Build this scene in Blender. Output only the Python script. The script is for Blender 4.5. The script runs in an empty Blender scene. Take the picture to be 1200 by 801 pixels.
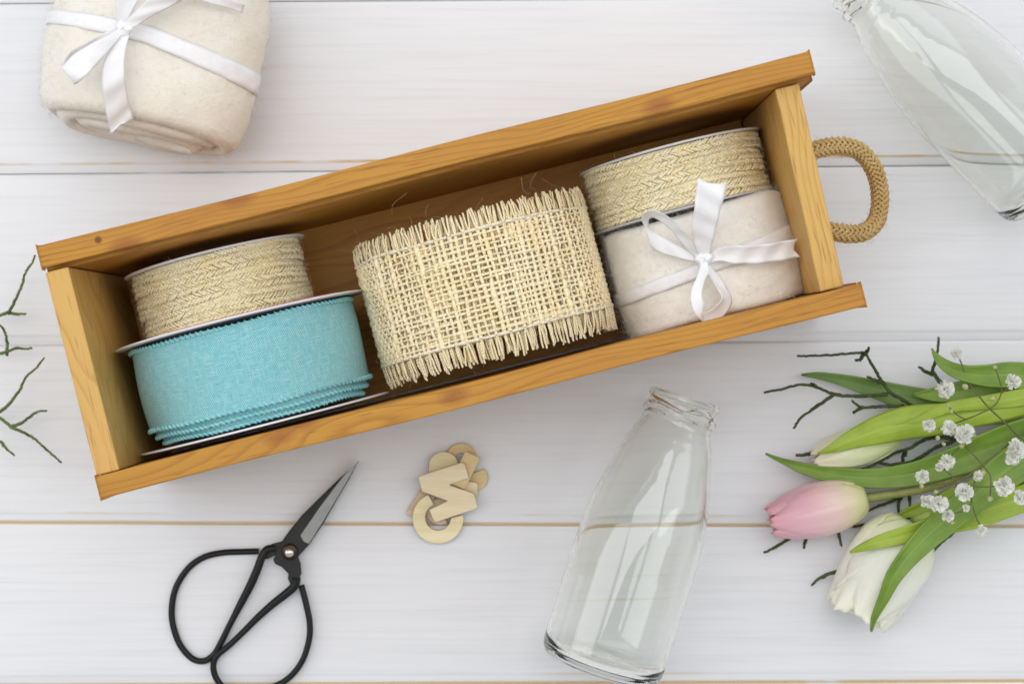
import bpy, math, random
import numpy as np
from mathutils import Vector, Matrix, noise as mnoise
PI = math.pi
random.seed(7); rng = np.random.default_rng(7)
SC = bpy.context.scene
COL = SC.collection
D, H, F = 0.84, 0.115, 2167.0          # camera height, crate rim height, focal length in photo pixels (1200 wide)

def P(px, py, z=0.0):                   # photo pixel at a real height -> world point
    s = (D - z) / F
    return Vector(((px - 600) * s, (400.5 - py) * s, z))

RIM = F / (D - H)
CA = math.atan2(.2453, .9695)
CC = P(530.75, 321.5, H); CC.z = 0
Rc = Matrix.Rotation(CA, 3, 'Z'); Rci = Rc.transposed()
def CL(px, py, z):                     # photo pixel at height z -> crate frame
    w = P(px, py, z) - Vector((CC.x, CC.y, 0)); return Rci @ w
# ------------------------------------------------------------------ mesh building
class MB:
    def __init__(self): self.v = []; self.f = []; self.uv = []; self.n = 0; self.sm = []
    def add(self, verts, faces, uvs=None, smooth=True):
        verts = np.asarray(verts, float).reshape(-1, 3)
        self.v.append(verts)
        if uvs is None: uvs = np.zeros((len(verts), 2))
        self.uv.append(np.asarray(uvs, float))
        n = self.n
        self.f += [tuple(i + n for i in f) for f in faces]
        self.sm += [smooth] * len(faces)
        self.n += len(verts)
    def grid(self, V, uv=None, closed_u=False, closed_v=False, smooth=True):
        V = np.asarray(V, float); a, b = V.shape[:2]
        fs = []
        for i in range(a if closed_u else a - 1):
            i2 = (i + 1) % a
            for j in range(b if closed_v else b - 1):
                j2 = (j + 1) % b
                fs.append((i * b + j, i2 * b + j, i2 * b + j2, i * b + j2))
        self.add(V.reshape(-1, 3), fs, None if uv is None else np.asarray(uv).reshape(-1, 2), smooth)
    def build(self, name, mat, parent=None, matrix=None):
        V = np.concatenate(self.v); UV = np.concatenate(self.uv)
        me = bpy.data.meshes.new(name)
        if parent is not None and matrix is None:
            pass
        me.from_pydata(V.tolist(), [], self.f)
        lay = me.uv_layers.new(name='UVMap')
        idx = np.empty(len(me.loops), np.int32); me.loops.foreach_get('vertex_index', idx)
        lay.data.foreach_set('uv', UV[idx].astype(np.float32).ravel())
        me.polygons.foreach_set('use_smooth', self.sm)
        me.materials.append(mat)
        o = bpy.data.objects.new(name, me)
        COL.objects.link(o)
        if parent is not None: o.parent = parent
        return o

def thing(name, label, cat, loc=(0, 0, 0), rz=0.0, group=None):
    o = bpy.data.objects.new(name, None); COL.objects.link(o)
    o.empty_display_size = 0.01
    o.location = loc; o.rotation_euler = (0, 0, rz)
    o['label'] = label; o['category'] = cat
    if group: o['group'] = group
    return o

def bevel(o, w, seg=2, ang=40):
    m = o.modifiers.new('b', 'BEVEL'); m.width = w; m.segments = seg; m.limit_method = 'ANGLE'; m.angle_limit = math.radians(ang)
    m.harden_normals = False
    return o
def solid(o, t, off=0):
    m = o.modifiers.new('s', 'SOLIDIFY'); m.thickness = t; m.offset = off; return o

def catmull(pts, n):
    pts = np.asarray(pts, float); k = len(pts)
    if k == 2:
        t = np.linspace(0, 1, n)[:, None]; return pts[0] * (1 - t) + pts[1] * t
    ext = np.vstack([2 * pts[0] - pts[1], pts, 2 * pts[-1] - pts[-2]])
    seg = np.linalg.norm(np.diff(pts[:, :3], axis=0), axis=1) + 1e-9
    cum = np.concatenate([[0], np.cumsum(seg)]); cum /= cum[-1]
    out = []
    for t in np.linspace(0, 1, n):
        i = min(int(np.searchsorted(cum, t, side='right')) - 1, k - 2)
        u = (t - cum[i]) / (cum[i + 1] - cum[i]); u = min(max(u, 0), 1)
        p0, p1, p2, p3 = ext[i], ext[i + 1], ext[i + 2], ext[i + 3]
        out.append(0.5 * ((2 * p1) + (-p0 + p2) * u + (2 * p0 - 5 * p1 + 4 * p2 - p3) * u * u + (-p0 + 3 * p1 - 3 * p2 + p3) * u ** 3))
    return np.array(out)

def tube(mb, pts, rad, sides=6, cap=True, uvs=None, closed=False):
    pts = np.asarray(pts, float); n = len(pts)
    rad = np.broadcast_to(np.asarray(rad, float), (n,))
    if closed:
        T = np.roll(pts, -1, 0) - np.roll(pts, 1, 0)
    else:
        T = np.gradient(pts, axis=0)
    T /= (np.linalg.norm(T, axis=1)[:, None] + 1e-12)
    ref = np.array([0, 0, 1.0]) if abs(T[0][2]) < .9 else np.array([1.0, 0, 0])
    N = np.empty_like(T)
    cur = ref - T[0] * ref.dot(T[0]); cur /= np.linalg.norm(cur)
    for i in range(n):
        cur = cur - T[i] * cur.dot(T[i]); l = np.linalg.norm(cur)
        cur = cur / l if l > 1e-9 else ref
        N[i] = cur
    B = np.cross(T, N)
    a = np.linspace(0, 2 * PI, sides, endpoint=False)
    ring = pts[:, None, :] + rad[:, None, None] * (N[:, None, :] * np.cos(a)[None, :, None] + B[:, None, :] * np.sin(a)[None, :, None])
    ln = np.concatenate([[0], np.cumsum(np.linalg.norm(np.diff(pts, axis=0), axis=1))])
    uv = np.stack(np.broadcast_arrays(ln[:, None], (a / (2 * PI))[None, :]), -1)
    base = mb.n
    mb.grid(ring, uv, closed_u=closed, closed_v=True)
    if cap and not closed:
        mb.f.append(tuple(base + k for k in range(sides))[::-1]); mb.sm.append(False)
        mb.f.append(tuple(base + (n - 1) * sides + k for k in range(sides))); mb.sm.append(False)

def box(mb, x0, x1, y0, y1, z0, z1):
    v = [(x0, y0, z0), (x1, y0, z0), (x1, y1, z0), (x0, y1, z0), (x0, y0, z1), (x1, y0, z1), (x1, y1, z1), (x0, y1, z1)]
    mb.add(v, [(0, 3, 2, 1), (4, 5, 6, 7), (0, 1, 5, 4), (1, 2, 6, 5), (2, 3, 7, 6), (3, 0, 4, 7)], smooth=False)

def prism(mb, poly, z0, z1):
    n = len(poly)
    a = sum(poly[i][0] * poly[(i + 1) % n][1] - poly[(i + 1) % n][0] * poly[i][1] for i in range(n))
    if a < 0: poly = poly[::-1]
    v = [(x, y, z0) for x, y in poly] + [(x, y, z1) for x, y in poly]
    f = [tuple(range(n))[::-1], tuple(range(n, 2 * n))]
    f += [(i, (i + 1) % n, n + (i + 1) % n, n + i) for i in range(n)]
    mb.add(v, f, smooth=False)

def lathe(mb, prof, n=64, axis='z'):   # prof: (r, h)
    a = np.linspace(0, 2 * PI, n, endpoint=False)
    prof = np.asarray(prof)
    V = np.zeros((len(prof), n, 3))
    V[..., 0] = prof[:, 0:1] * np.cos(a); 
    if axis == 'z':
        V[..., 1] = prof[:, 0:1] * np.sin(a); V[..., 2] = prof[:, 1:2]
    else:                              # around local y, start on the floor side
        V[..., 2] = prof[:, 0:1] * np.sin(a); V[..., 1] = prof[:, 1:2]
    uv = np.stack(np.broadcast_arrays(a[None, :] / (2 * PI), prof[:, 1:2]), -1)
    V2 = np.concatenate([V, V[:, :1]], 1); uv2 = np.concatenate([uv, np.stack([np.ones(len(prof)), prof[:, 1]], -1)[:, None, :]], 1)
    mb.grid(V2, uv2)

def fbm(p, s, seed=0):
    return mnoise.noise(Vector((p[0] * s + seed * 17.3, p[1] * s - seed * 5.1, p[2] * s + seed * 3.7)))

# ------------------------------------------------------------------ node materials
class NT:
    def __init__(self, name, rough=0.5, **kw):
        self.m = bpy.data.materials.new(name); self.m.use_nodes = True
        self.t = self.m.node_tree; self.N = self.t.nodes
        self.b = self.N['Principled BSDF']; self.out = self.N['Material Output']
        self.b.inputs['Roughness'].default_value = rough
        for k, v in kw.items(): self.b.inputs[k.replace('_', ' ')].default_value = v
    def n(self, ty, **props):
        x = self.N.new(ty)
        for k, v in props.items():
            if k.startswith('i_'):
                x.inputs[k[2:].replace('_', ' ')].default_value = v
            else: setattr(x, k, v)
        return x
    def l(self, a, b): self.t.links.new(a, b)
    def s(self, sock, val):
        if hasattr(val, 'is_output'): self.l(val, sock)
        else: sock.default_value = val
    def math(self, op, a, b=0.0, c=None, clamp=False):
        x = self.n('ShaderNodeMath', operation=op, use_clamp=clamp)
        self.s(x.inputs[0], a); self.s(x.inputs[1], b)
        if c is not None: self.s(x.inputs[2], c)
        return x.outputs[0]
    def coord(self, kind='Object'): return self.n('ShaderNodeTexCoord').outputs[kind]
    def mapping(self, vec, scale=(1, 1, 1), loc=(0, 0, 0), rot=(0, 0, 0)):
        x = self.n('ShaderNodeMapping'); self.l(vec, x.inputs['Vector'])
        x.inputs['Scale'].default_value = scale; x.inputs['Location'].default_value = loc; x.inputs['Rotation'].default_value = rot
        return x.outputs[0]
    def noise(self, vec, scale=5, detail=3, rough=.5, dist=0):
        x = self.n('ShaderNodeTexNoise'); self.l(vec, x.inputs['Vector'])
        x.inputs['Scale'].default_value = scale; x.inputs['Detail'].default_value = detail
        x.inputs['Roughness'].default_value = rough; x.inputs['Distortion'].default_value = dist
        return x.outputs['Fac']
    def sep(self, vec):
        x = self.n('ShaderNodeSeparateXYZ'); self.l(vec, x.inputs[0]); return x.outputs
    def comb(self, a, b, c):
        x = self.n('ShaderNodeCombineXYZ'); self.s(x.inputs[0], a); self.s(x.inputs[1], b); self.s(x.inputs[2], c); return x.outputs[0]
    def ramp(self, fac, stops, interp='LINEAR'):
        x = self.n('ShaderNodeValToRGB'); self.l(fac, x.inputs[0]); x.color_ramp.interpolation = interp
        e = x.color_ramp.elements
        while len(e) < len(stops): e.new(0.5)
        for k, (p, c) in enumerate(stops):
            e[k].position = p
            e[k].color = (c, c, c, 1) if isinstance(c, (int, float)) else (*c, 1)
        return x.outputs[0]
    def mix(self, fac, a, b, blend='MIX'):
        x = self.n('ShaderNodeMix', data_type='RGBA', blend_type=blend)
        self.s(x.inputs[0], fac)
        for sk, v in ((x.inputs[6], a), (x.inputs[7], b)):
            if hasattr(v, 'is_output'): self.l(v, sk)
            else: sk.default_value = (*v, 1)
        return x.outputs[2]
    def color(self, v):
        if hasattr(v, 'is_output'): self.l(v, self.b.inputs['Base Color'])
        else: self.b.inputs['Base Color'].default_value = (*v, 1)
    def bump(self, h, strength=.3, dist=.001):
        x = self.n('ShaderNodeBump'); self.l(h, x.inputs['Height']); x.inputs['Strength'].default_value = strength; x.inputs['Distance'].default_value = dist
        if self.b.inputs['Normal'].is_linked: self.l(self.b.inputs['Normal'].links[0].from_socket, x.inputs['Normal'])
        self.l(x.outputs[0], self.b.inputs['Normal'])

def mat_wood(name, axis, seed, pale=0.0, freq=330):
    """pine board with an amber varnish; axis = grain direction in the crate's own frame"""
    t = NT(name, .55, Specular_IOR_Level=.25); c = t.coord()
    o = t.sep(c)
    g = {'x': (0, 1, 2), 'y': (1, 0, 2)}[axis]
    L, A, B = o[g[0]], o[g[1]], o[g[2]]
    rs = random.Random(seed)
    low = t.mapping(c, (6, 26, 26) if axis == 'x' else (26, 9, 26), (rs.random() * 9, rs.random() * 9, rs.random() * 9))
    n1 = t.noise(low, 1.0, 2, .5)
    a2 = t.math('ADD', A, rs.uniform(-.06, .06)); b2 = t.math('ADD', B, rs.uniform(-.14, -.09))
    r = t.math('SQRT', t.math('ADD', t.math('MULTIPLY', a2, a2), t.math('MULTIPLY', b2, b2)))
    r = t.math('ADD', r, t.math('MULTIPLY', n1, .05))
    ring = t.math('FRACT', t.math('MULTIPLY', r, freq))
    late = t.ramp(ring, [(0, .0), (.55, .15), (.88, 1.0), (1, .0)])
    fine = t.noise(t.mapping(c, (25, 900, 900) if axis == 'x' else (900, 25, 900)), 1, 3, .6)
    pores = t.noise(t.mapping(c, (60, 1500, 1500) if axis == 'x' else (1500, 60, 1500)), 1, 1, .5)
    blot = t.noise(t.mapping(c, (9, 22, 22), (seed, 0, 0)), 1, 3, .6)
    light = (.49, .245, .034) if pale < .5 else (.60, .375, .105)
    dark = (.29, .105, .012) if pale < .5 else (.44, .215, .048)
    base = t.mix(t.math('MULTIPLY', late, .62), light, dark)
    base = t.mix(t.ramp(fine, [(.35, 0), (.7, .45)]), base, (.42, .19, .04) if pale < .5 else (.58, .34, .12))
    base = t.mix(t.ramp(blot, [(.45, 0), (.70, .75)]), base, (.40, .165, .030) if pale < .5 else (.64, .36, .12))
    base = t.mix(t.ramp(pores, [(.62, 0), (.71, .5)]), base, (.20, .085, .02))
    if seed == 3:
        v = t.n('ShaderNodeVectorMath', operation='DISTANCE'); t.l(c, v.inputs[0]); v.inputs[1].default_value = tuple(CL(115, 281, H))
        base = t.mix(t.ramp(t.math('MULTIPLY', v.outputs['Value'], 300), [(.0, .9), (.30, .8), (.55, .0)]), base, (.12, .035, .012))
    # two knots
    for k in range(3 if pale < .5 else 1):
        lx, ay = rs.uniform(-.14, .14), rs.uniform(-.004, .004)
        cen = (lx, (.046 if seed % 2 else -.046) + ay, .115) if axis == 'x' else (0.0, lx * .2, .07)
        v = t.n('ShaderNodeVectorMath', operation='DISTANCE')
        sc = (.55, 1, .3) if axis == 'x' else (1, .5, 1)
        t.l(t.mapping(c, sc), v.inputs[0]); v.inputs[1].default_value = tuple(a * b for a, b in zip(cen, sc))
        d = t.math('ADD', v.outputs['Value'], t.math('MULTIPLY', t.math('SUBTRACT', n1, .5), .004))
        kn = t.ramp(t.math('MULTIPLY', d, 100), [(.0, .75), (.22, .6), (.5, .0)])
        base = t.mix(kn, base, (.27, .085, .02))
    t.color(base)
    t.bump(late, .12, .0006); t.bump(fine, .25, .0004); t.bump(pores, .2, .0002)
    t.b.inputs['Coat Weight'].default_value = .05; t.b.inputs['Coat Roughness'].default_value = .3
    return t.m

def mat_table():
    t = NT('white_painted_wood', .5); c = t.coord()
    uv = t.sep(t.coord('UV')); u, v = uv[0], uv[1]          # u = x, v = distance above the nearest joint (metres)
    grain = t.noise(t.mapping(c, (14, 420, 300)), 1, 4, .6, .15)
    grain2 = t.noise(t.mapping(c, (5, 95, 50)), 1, 3, .55, .5)
    smud = t.noise(t.mapping(c, (7, 10, 7)), 1, 2, .5)
    wear = t.noise(t.mapping(c, (22, 30, 22), (3, 1, 2)), 1, 5, .75)
    base = t.mix(t.ramp(grain2, [(.35, 0), (.8, 1)]), (.735, .738, .760), (.708, .712, .736))
    base = t.mix(t.ramp(grain, [(.48, 0), (.68, .26)]), base, (.56, .56, .58))
    base = t.mix(t.ramp(smud, [(.4, 0), (.8, .3)]), base, (.66, .66, .70))
    # sparse worn hairlines showing the yellow wood
    hair = t.noise(t.mapping(c, (6, 700, 10), (4, 2, 0)), 1, 2, .5)
    hz = t.noise(t.mapping(c, (7, 30, 7), (8, 3, 1)), 1, 2, .5)
    hm = t.math('MULTIPLY', t.ramp(hair, [(.64, 0), (.70, .45)]), t.ramp(hz, [(.55, 0), (.66, 1)]))
    base = t.mix(hm, base, (.62, .50, .34))
    jx = t.noise(t.mapping(c, (9, 12, 1), (1, 5, 0)), 1, 4, .7)
    def line(pos, w, thr, strength):
        d = t.math('ABSOLUTE', t.math('SUBTRACT', t.math('ADD', v, t.math('MULTIPLY', t.math('SUBTRACT', wear, .5), .0006)), pos))
        m = t.math('SUBTRACT', 1.0, t.math('DIVIDE', d, w), clamp=True)
        return t.math('MULTIPLY', t.math('MULTIPLY', m, t.ramp(jx, [(thr, 0), (thr + .1, 1)])), strength, clamp=True)
    yy = t.sep(c)[1]
    lowj = t.math('LESS_THAN', yy, -.04); topj = t.math('GREATER_THAN', yy, .04)
    base = t.mix(t.math('MULTIPLY', line(.0002, .0012, .30, 1.5), lowj), base, (.63, .47, .24))
    base = t.mix(t.math('MULTIPLY', line(.0046, .0007, .50, .6), lowj), base, (.66, .55, .36))
    base = t.mix(t.math('MULTIPLY', line(.0046, .0008, .46, 1.2), topj), base, (.62, .44, .19))
    base = t.mix(t.math('MULTIPLY', line(.0000, .0005, .36, 1.2), topj), base, (.20, .20, .16))
    base = t.mix(line(.0040, .0006, .56, .5), base, (.66, .56, .40))
    t.color(base)
    t.bump(grain, .42, .0003); t.bump(grain2, .35, .0005)
    t.bump(t.noise(t.mapping(c, (40, 60, 40)), 1, 3, .6), .12, .001)
    return t.m

def mat_plain(name, col, rough=.5, var=0.0, vs=60, bump=0, bs=400, **kw):
    t = NT(name, rough, **kw); c = t.coord()
    if var:
        n = t.noise(c, vs, 4, .6)
        t.color(t.mix(t.ramp(n, [(.3, 0), (.7, 1)]), tuple(x * (1 - var) for x in col), tuple(min(.9, x * (1 + var * .5)) for x in col)))
    else: t.color(col)
    if bump: t.bump(t.noise(c, bs, 4, .6), bump, .0004)
    return t.m

def mat_felt(name, col):
    t = NT(name, .95, Sheen_Weight=.5, Sheen_Roughness=.6); c = t.coord()
    a = t.noise(c, 45, 5, .65); b = t.noise(c, 520, 4, .7, 1.2); d = t.noise(t.mapping(c, (1, 1, 1), (3, 3, 3)), 160, 2, .5)
    base = t.mix(t.ramp(a, [(.3, 0), (.72, 1)]), col, tuple(x * y for x, y in zip(col, (.93, .90, .84))))
    base = t.mix(t.ramp(b, [(.42, 0), (.7, .4)]), base, tuple(x * .88 for x in col))
    base = t.mix(t.ramp(d, [(.79, 0), (.83, .22)]), base, (.50, .42, .30))
    t.color(base); t.bump(b, .6, .0005); t.bump(t.noise(c, 1400, 2, .6), .5, .0002); t.bump(a, .35, .002)
    return t.m

def mat_satin():
    t = NT('white_satin', .25, Sheen_Weight=.3); uv = t.sep(t.coord('UV'))
    s = t.math('ADD', t.math('MULTIPLY', uv[0], 1400), t.math('MULTIPLY', uv[1], 14))
    tw = t.math('SINE', t.math('MULTIPLY', s, 2 * PI))
    n = t.noise(t.coord(), 90, 3, .5)
    edge = t.math('ABSOLUTE', t.math('SUBTRACT', uv[1], .5))
    base = t.mix(t.ramp(tw, [(0, 0), (1, .35)]), (.90, .90, .915), (.82, .82, .84))
    base = t.mix(t.ramp(edge, [(.44, 0), (.47, .35)]), base, (.70, .70, .72))
    t.color(base); t.bump(tw, .35, .00015); t.bump(n, .45, .0015)
    t.b.inputs['Anisotropic'].default_value = .5
    t.b.inputs['Specular IOR Level'].default_value = .6
    return t.m

def mat_thread(name, col, col2, green=0.0):
    t = NT(name, .9, Specular_IOR_Level=.2); c = t.coord()
    uv = t.sep(t.coord('UV'))
    a = t.noise(c, 55, 3, .6); b = t.noise(t.mapping(c, (1, 1, 1)), 1500, 2, .6)
    tw = t.math('SINE', t.math('ADD', t.math('MULTIPLY', uv[0], 5200), t.math('MULTIPLY', uv[1], 2 * PI)))
    base = t.mix(t.ramp(a, [(.35, 0), (.68, 1)]), col, col2)
    base = t.mix(t.ramp(b, [(.45, 0), (.8, .28)]), base, tuple(x * .72 for x in col))
    if green:
        g = t.noise(t.mapping(c, (1, 1, 1), (.3, 1.7, .2)), 26, 2, .5)
        base = t.mix(t.ramp(g, [(.50, 0), (.70, green)]), base, (.50, .52, .24))
    t.color(base); t.bump(tw, .5, .0002); t.bump(b, .5, .0003)
    return t.m

def mat_teal():
    t = NT('teal_linen', .8, Sheen_Weight=.25); uvv = t.coord('UV')
    uv = t.sep(uvv)                                   # u, v in metres
    k = 2 * PI / .00105
    wu = t.math('SINE', t.math('MULTIPLY', uv[0], k)); wv = t.math('SINE', t.math('MULTIPLY', uv[1], k))
    weave = t.math('MULTIPLY', wu, wv)
    su = t.noise(t.mapping(uvv, (170, 2200, 1)), 1, 2, .6); sv = t.noise(t.mapping(uvv, (2200, 170, 1)), 1, 2, .6)
    sl = t.math('MAXIMUM', su, sv)
    base = t.mix(t.ramp(sl, [(.47, 0), (.68, 1)]), (.20, .56, .61), (.46, .78, .79))
    base = t.mix(t.ramp(weave, [(.0, .0), (.5, 0), (1, .38)]), base, (.60, .82, .82))
    base = t.mix(t.ramp(weave, [(.0, .5), (.25, 0), (1, 0)]), base, (.07, .30, .36))
    t.color(base); t.bump(weave, .6, .0003); t.bump(sl, .4, .0003)
    return t.m

def mat_petal(name, stops, streak, trans=.25):
    t = NT(name, .45, Sheen_Weight=.15); uvv = t.coord('UV'); uv = t.sep(uvv)   # u along 0..1, v across 0..1
    n = t.noise(t.mapping(uvv, (2.0, 26, 1)), 1, 4, .6); n2 = t.noise(t.coord(), 130, 3, .5)
    uu = t.math('ADD', uv[0], t.math('MULTIPLY', t.math('SUBTRACT', n2, .5), .16))
    base = t.ramp(uu, stops)
    base = t.mix(t.ramp(n, [(.42, 0), (.72, .55)]), base, streak, 'MULTIPLY')
    t.color(base); t.bump(n, .35, .0006)
    t.b.inputs['Subsurface Weight'].default_value = .5; t.b.inputs['Subsurface Radius'].default_value = (.005, .004, .003); t.b.inputs['Subsurface Scale'].default_value = .5
    return t.m

def mat_leaf(name, c1, c2, c3):
    t = NT(name, .38); uvv = t.coord('UV'); uv = t.sep(uvv)
    n = t.noise(t.mapping(uvv, (1.4, 42, 1)), 1, 3, .6); b = t.noise(t.coord(), 60, 3, .6)
    mid = t.math('ABSOLUTE', t.math('SUBTRACT', uv[1], .5))
    base = t.mix(t.ramp(b, [(.3, 0), (.7, 1)]), c1, c2)
    base = t.mix(t.ramp(n, [(.45, 0), (.75, .55)]), base, c3)
    base = t.mix(t.ramp(mid, [(.0, .35), (.07, 0)]), base, c3)
    t.color(base); t.bump(n, .4, .0005); t.bump(b, .3, .001)
    t.b.inputs['Subsurface Weight'].default_value = .12; t.b.inputs['Subsurface Radius'].default_value = (.002, .004, .001); t.b.inputs['Subsurface Scale'].default_value = .4
    return t.m

def mat_glass(name, col):
    m = bpy.data.materials.new(name); m.use_nodes = True; N = m.node_tree.nodes; N.clear()
    g = N.new('ShaderNodeBsdfGlass'); g.inputs['Color'].default_value = (*col, 1); g.inputs['IOR'].default_value = 1.46; g.inputs['Roughness'].default_value = 0
    tc = N.new('ShaderNodeTexCoord'); nz = N.new('ShaderNodeTexNoise'); nz.inputs['Scale'].default_value = 70; nz.inputs['Detail'].default_value = 1
    bp = N.new('ShaderNodeBump'); bp.inputs['Strength'].default_value = .02; bp.inputs['Distance'].default_value = .001
    m.node_tree.links.new(tc.outputs['Object'], nz.inputs['Vector']); m.node_tree.links.new(nz.outputs['Fac'], bp.inputs['Height']); m.node_tree.links.new(bp.outputs[0], g.inputs['Normal'])
    o = N.new('ShaderNodeOutputMaterial'); m.node_tree.links.new(g.outputs[0], o.inputs['Surface'])
    return m

M = {}
M['table'] = mat_table()
M['felt'] = mat_felt('cream_wool_felt', (.85, .81, .735))
M['felt2'] = mat_felt('ivory_wool_felt', (.90, .875, .82))
M['fuzz'] = mat_plain('wool_fibre', (.88, .85, .79), .9)
M['hair'] = mat_plain('loose_jute_fibre', (.42, .34, .22), .8)
M['satin'] = mat_satin()
M['jute'] = mat_thread('cream_jute_cord', (.96, .84, .53), (.97, .90, .67))
M['burlap'] = mat_thread('natural_burlap_thread', (.90, .755, .475), (.94, .835, .59), .10)
M['burlap_white'] = mat_thread('pale_selvage_thread', (.80, .73, .56), (.84, .78, .63))
M['burlap_core'] = mat_thread('inner_burlap', (.82, .72, .49), (.86, .77, .56))
M['rope'] = mat_thread('tan_braided_rope', (.52, .35, .145), (.62, .45, .21))
M['card'] = mat_plain('white_spool_card', (.76, .76, .79), .45, .05)
M['card_grey'] = mat_plain('grey_spool_card', (.55, .56, .58), .4, .05)
M['red'] = mat_plain('red_printed_card', (.55, .06, .08), .5)
M['teal'] = mat_teal()
M['teal_edge'] = mat_thread('teal_edge_cord', (.17, .49, .53), (.30, .64, .66))
M['black'] = mat_plain('black_enamelled_steel', (.007, .008, .007), .42, .2, 90, .35, 260, Specular_IOR_Level=.28)
M['shank'] = mat_plain('blackened_blade_steel', (.020, .021, .020), .45, .3, 120, .35, 500, Metallic=.2, Specular_IOR_Level=.3)
M['edge'] = mat_plain('ground_blade_steel', (.24, .24, .235), .38, .12, 200, .2, 900, Metallic=.85)
M['brass'] = mat_plain('bronze_washer', (.05, .034, .02), .35, Metallic=.9)
M['rivet'] = mat_plain('steel_rivet', (.62, .60, .56), .3, .1, 500, Metallic=.9)
M['glass'] = mat_glass('clear_bottle_glass', (.994, .998, .988))
M['pink'] = mat_petal('pink_tulip_petal', [(0, (.62, .66, .28)), (.16, (.80, .70, .42)), (.34, (.86, .60, .53)), (.62, (.83, .46, .52)), (1, (.78, .38, .44))], (.90, .70, .78))
M['ivory'] = mat_petal('ivory_tulip_petal', [(0, (.70, .74, .40)), (.2, (.86, .85, .60)), (.5, (.89, .875, .72)), (1, (.88, .85, .68))], (.93, .91, .80))
M['budp'] = mat_petal('pale_bud_petal', [(0, (.58, .66, .25)), (.5, (.72, .74, .44)), (1, (.80, .72, .55))], (.86, .88, .62))
M['leaf'] = mat_leaf('tulip_leaf_green', (.105, .205, .018), (.185, .305, .030), (.30, .40, .075))
M['leaf_dark'] = mat_leaf('tulip_leaf_deep', (.085, .165, .025), (.135, .24, .042), (.20, .30, .08))
M['leaf_lime'] = mat_leaf('tulip_leaf_lime', (.215, .33, .018), (.34, .45, .035), (.48, .55, .09))
M['stem'] = mat_plain('tulip_stem', (.30, .32, .09), .45, .3, 90, .2, 400)
M['stem_lime'] = mat_plain('tulip_stem_lime', (.36, .50, .12), .45, .2, 90, .2, 400)
M['twig'] = (lambda: mat_plain('mossy_twig_bark', (.050, .075, .016), .7, .6, 260, .8, 900))()
M['twig_light'] = mat_plain('green_twig_bark', (.12, .17, .04), .75, .55, 300, .8, 900)
M['gyp_stem'] = mat_plain('flower_spray_stem', (.11, .115, .035), .6, .3, 300)
M['gyp'] = mat_plain('tiny_white_petal', (.92, .92, .89), .6)
_t = M['gyp'].node_tree; _tr = _t.nodes.new('ShaderNodeBsdfTranslucent'); _tr.inputs[0].default_value = (.9, .9, .84, 1); _mx = _t.nodes.new('ShaderNodeMixShader'); _mx.inputs[0].default_value = .42
_t.links.new(_t.nodes['Principled BSDF'].outputs[0], _mx.inputs[1]); _t.links.new(_tr.outputs[0], _mx.inputs[2]); _t.links.new(_mx.outputs[0], _t.nodes['Material Output'].inputs['Surface'])
M['gyp_bud'] = mat_plain('tiny_green_bud', (.42, .42, .20), .6, .45, 900)

def mat_ply(name, c, seed):
    t = NT(name, .55); cc = t.coord()
    g = t.noise(t.mapping(cc, (40, 500, 300), (seed, 0, 0), (0, 0, seed)), 1, 3, .6)
    z = t.sep(t.coord('Normal'))[2]
    base = t.mix(t.ramp(g, [(.35, 0), (.68, .9)]), c, tuple(x * y for x, y in zip(c, (.88, .82, .70))))
    base = t.mix(t.ramp(z, [(.35, 1), (.8, 0)]), base, (.24, .14, .06))   # laser-cut edges are scorched brown
    t.color(base); t.bump(g, .2, .0003)
    return t.m

# ------------------------------------------------------------------ table
def build_table():
    mb = MB()
    # joints: (y at x=-0.233, y at x=+0.233)
    J = [(-.50, -.50), (-.4150, -.4145), (-.3340, -.3335), (-.2350, -.2350), (-.1560, -.1540), (-.0820, -.0838), (-.0018, .0008), (.0760, .0804), (.1535, .1570),
         (.2340, .2370), (.3150, .3170), (.3960, .397), (.50, .50)]
    X = np.linspace(-.65, .65, 27)
    prof = []                          # (dist above joint, z) from the lower joint to the upper one
    for (a0, a1), (b0, b1) in zip(J[:-1], J[1:]):
        def jy(x, p, q): return p + (q - p) * (x + .233) / .466
        V = []; UV = []
        # from lower joint: crack wall, shallow tongue, step, flat, rounded edge to the upper joint
        spec = [('a', .00016, -.004), ('a', .00020, -.0010), ('a', .0006, -.00072), ('a', .0032, -.00068), ('a', .0040, -.00045), ('a', .0046, -.00008), ('a', .0054, 0.0),
                ('m', .5, 0.0), ('n', .501, 0.0), ('b', -.0022, 0.0), ('b', -.0010, -.00006), ('b', -.00040, -.0003), ('b', -.00014, -.0010), ('b', -.00010, -.004)]
        for kind, d, z in spec:
            row = []; ru = []
            for x in X:
                ya, yb = jy(x, a0, a1), jy(x, b0, b1)
                wob = .00008 * math.sin(x * 60 + a0 * 300)
                if kind == 'a': y = ya + d + (wob if d > .003 else 0); vv = d
                elif kind == 'b': y = yb + d; vv = d
                else: y = (ya + yb) / 2 + (.0005 if kind == 'n' else 0); vv = .04 if kind == 'm' else -.04
                row.append((x, y, z)); ru.append((x, vv))
            V.append(row); UV.append(ru)
        V = np.array(V); UV = np.array(UV)
        mb.grid(V[::-1], UV[::-1])
    x0, x1, y0, y1 = -.65, .65, -.50, .50
    mb.add([(x0, y0, -.0014), (x1, y0, -.0014), (x1, y1, -.0014), (x0, y1, -.0014), (x0, y0, -.02), (x1, y0, -.02), (x1, y1, -.02), (x0, y1, -.02)],
           [(0, 1, 2, 3), (4, 7, 6, 5), (0, 4, 5, 1), (1, 5, 6, 2), (2, 6, 7, 3), (3, 7, 4, 0)], np.full((8, 2), .04), smooth=False)
    o = mb.build('tabletop', M['table'])
    o['kind'] = 'structure'; o['label'] = 'white painted plank tabletop with yellowed joints under everything'; o['category'] = 'table'
build_table()

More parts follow.
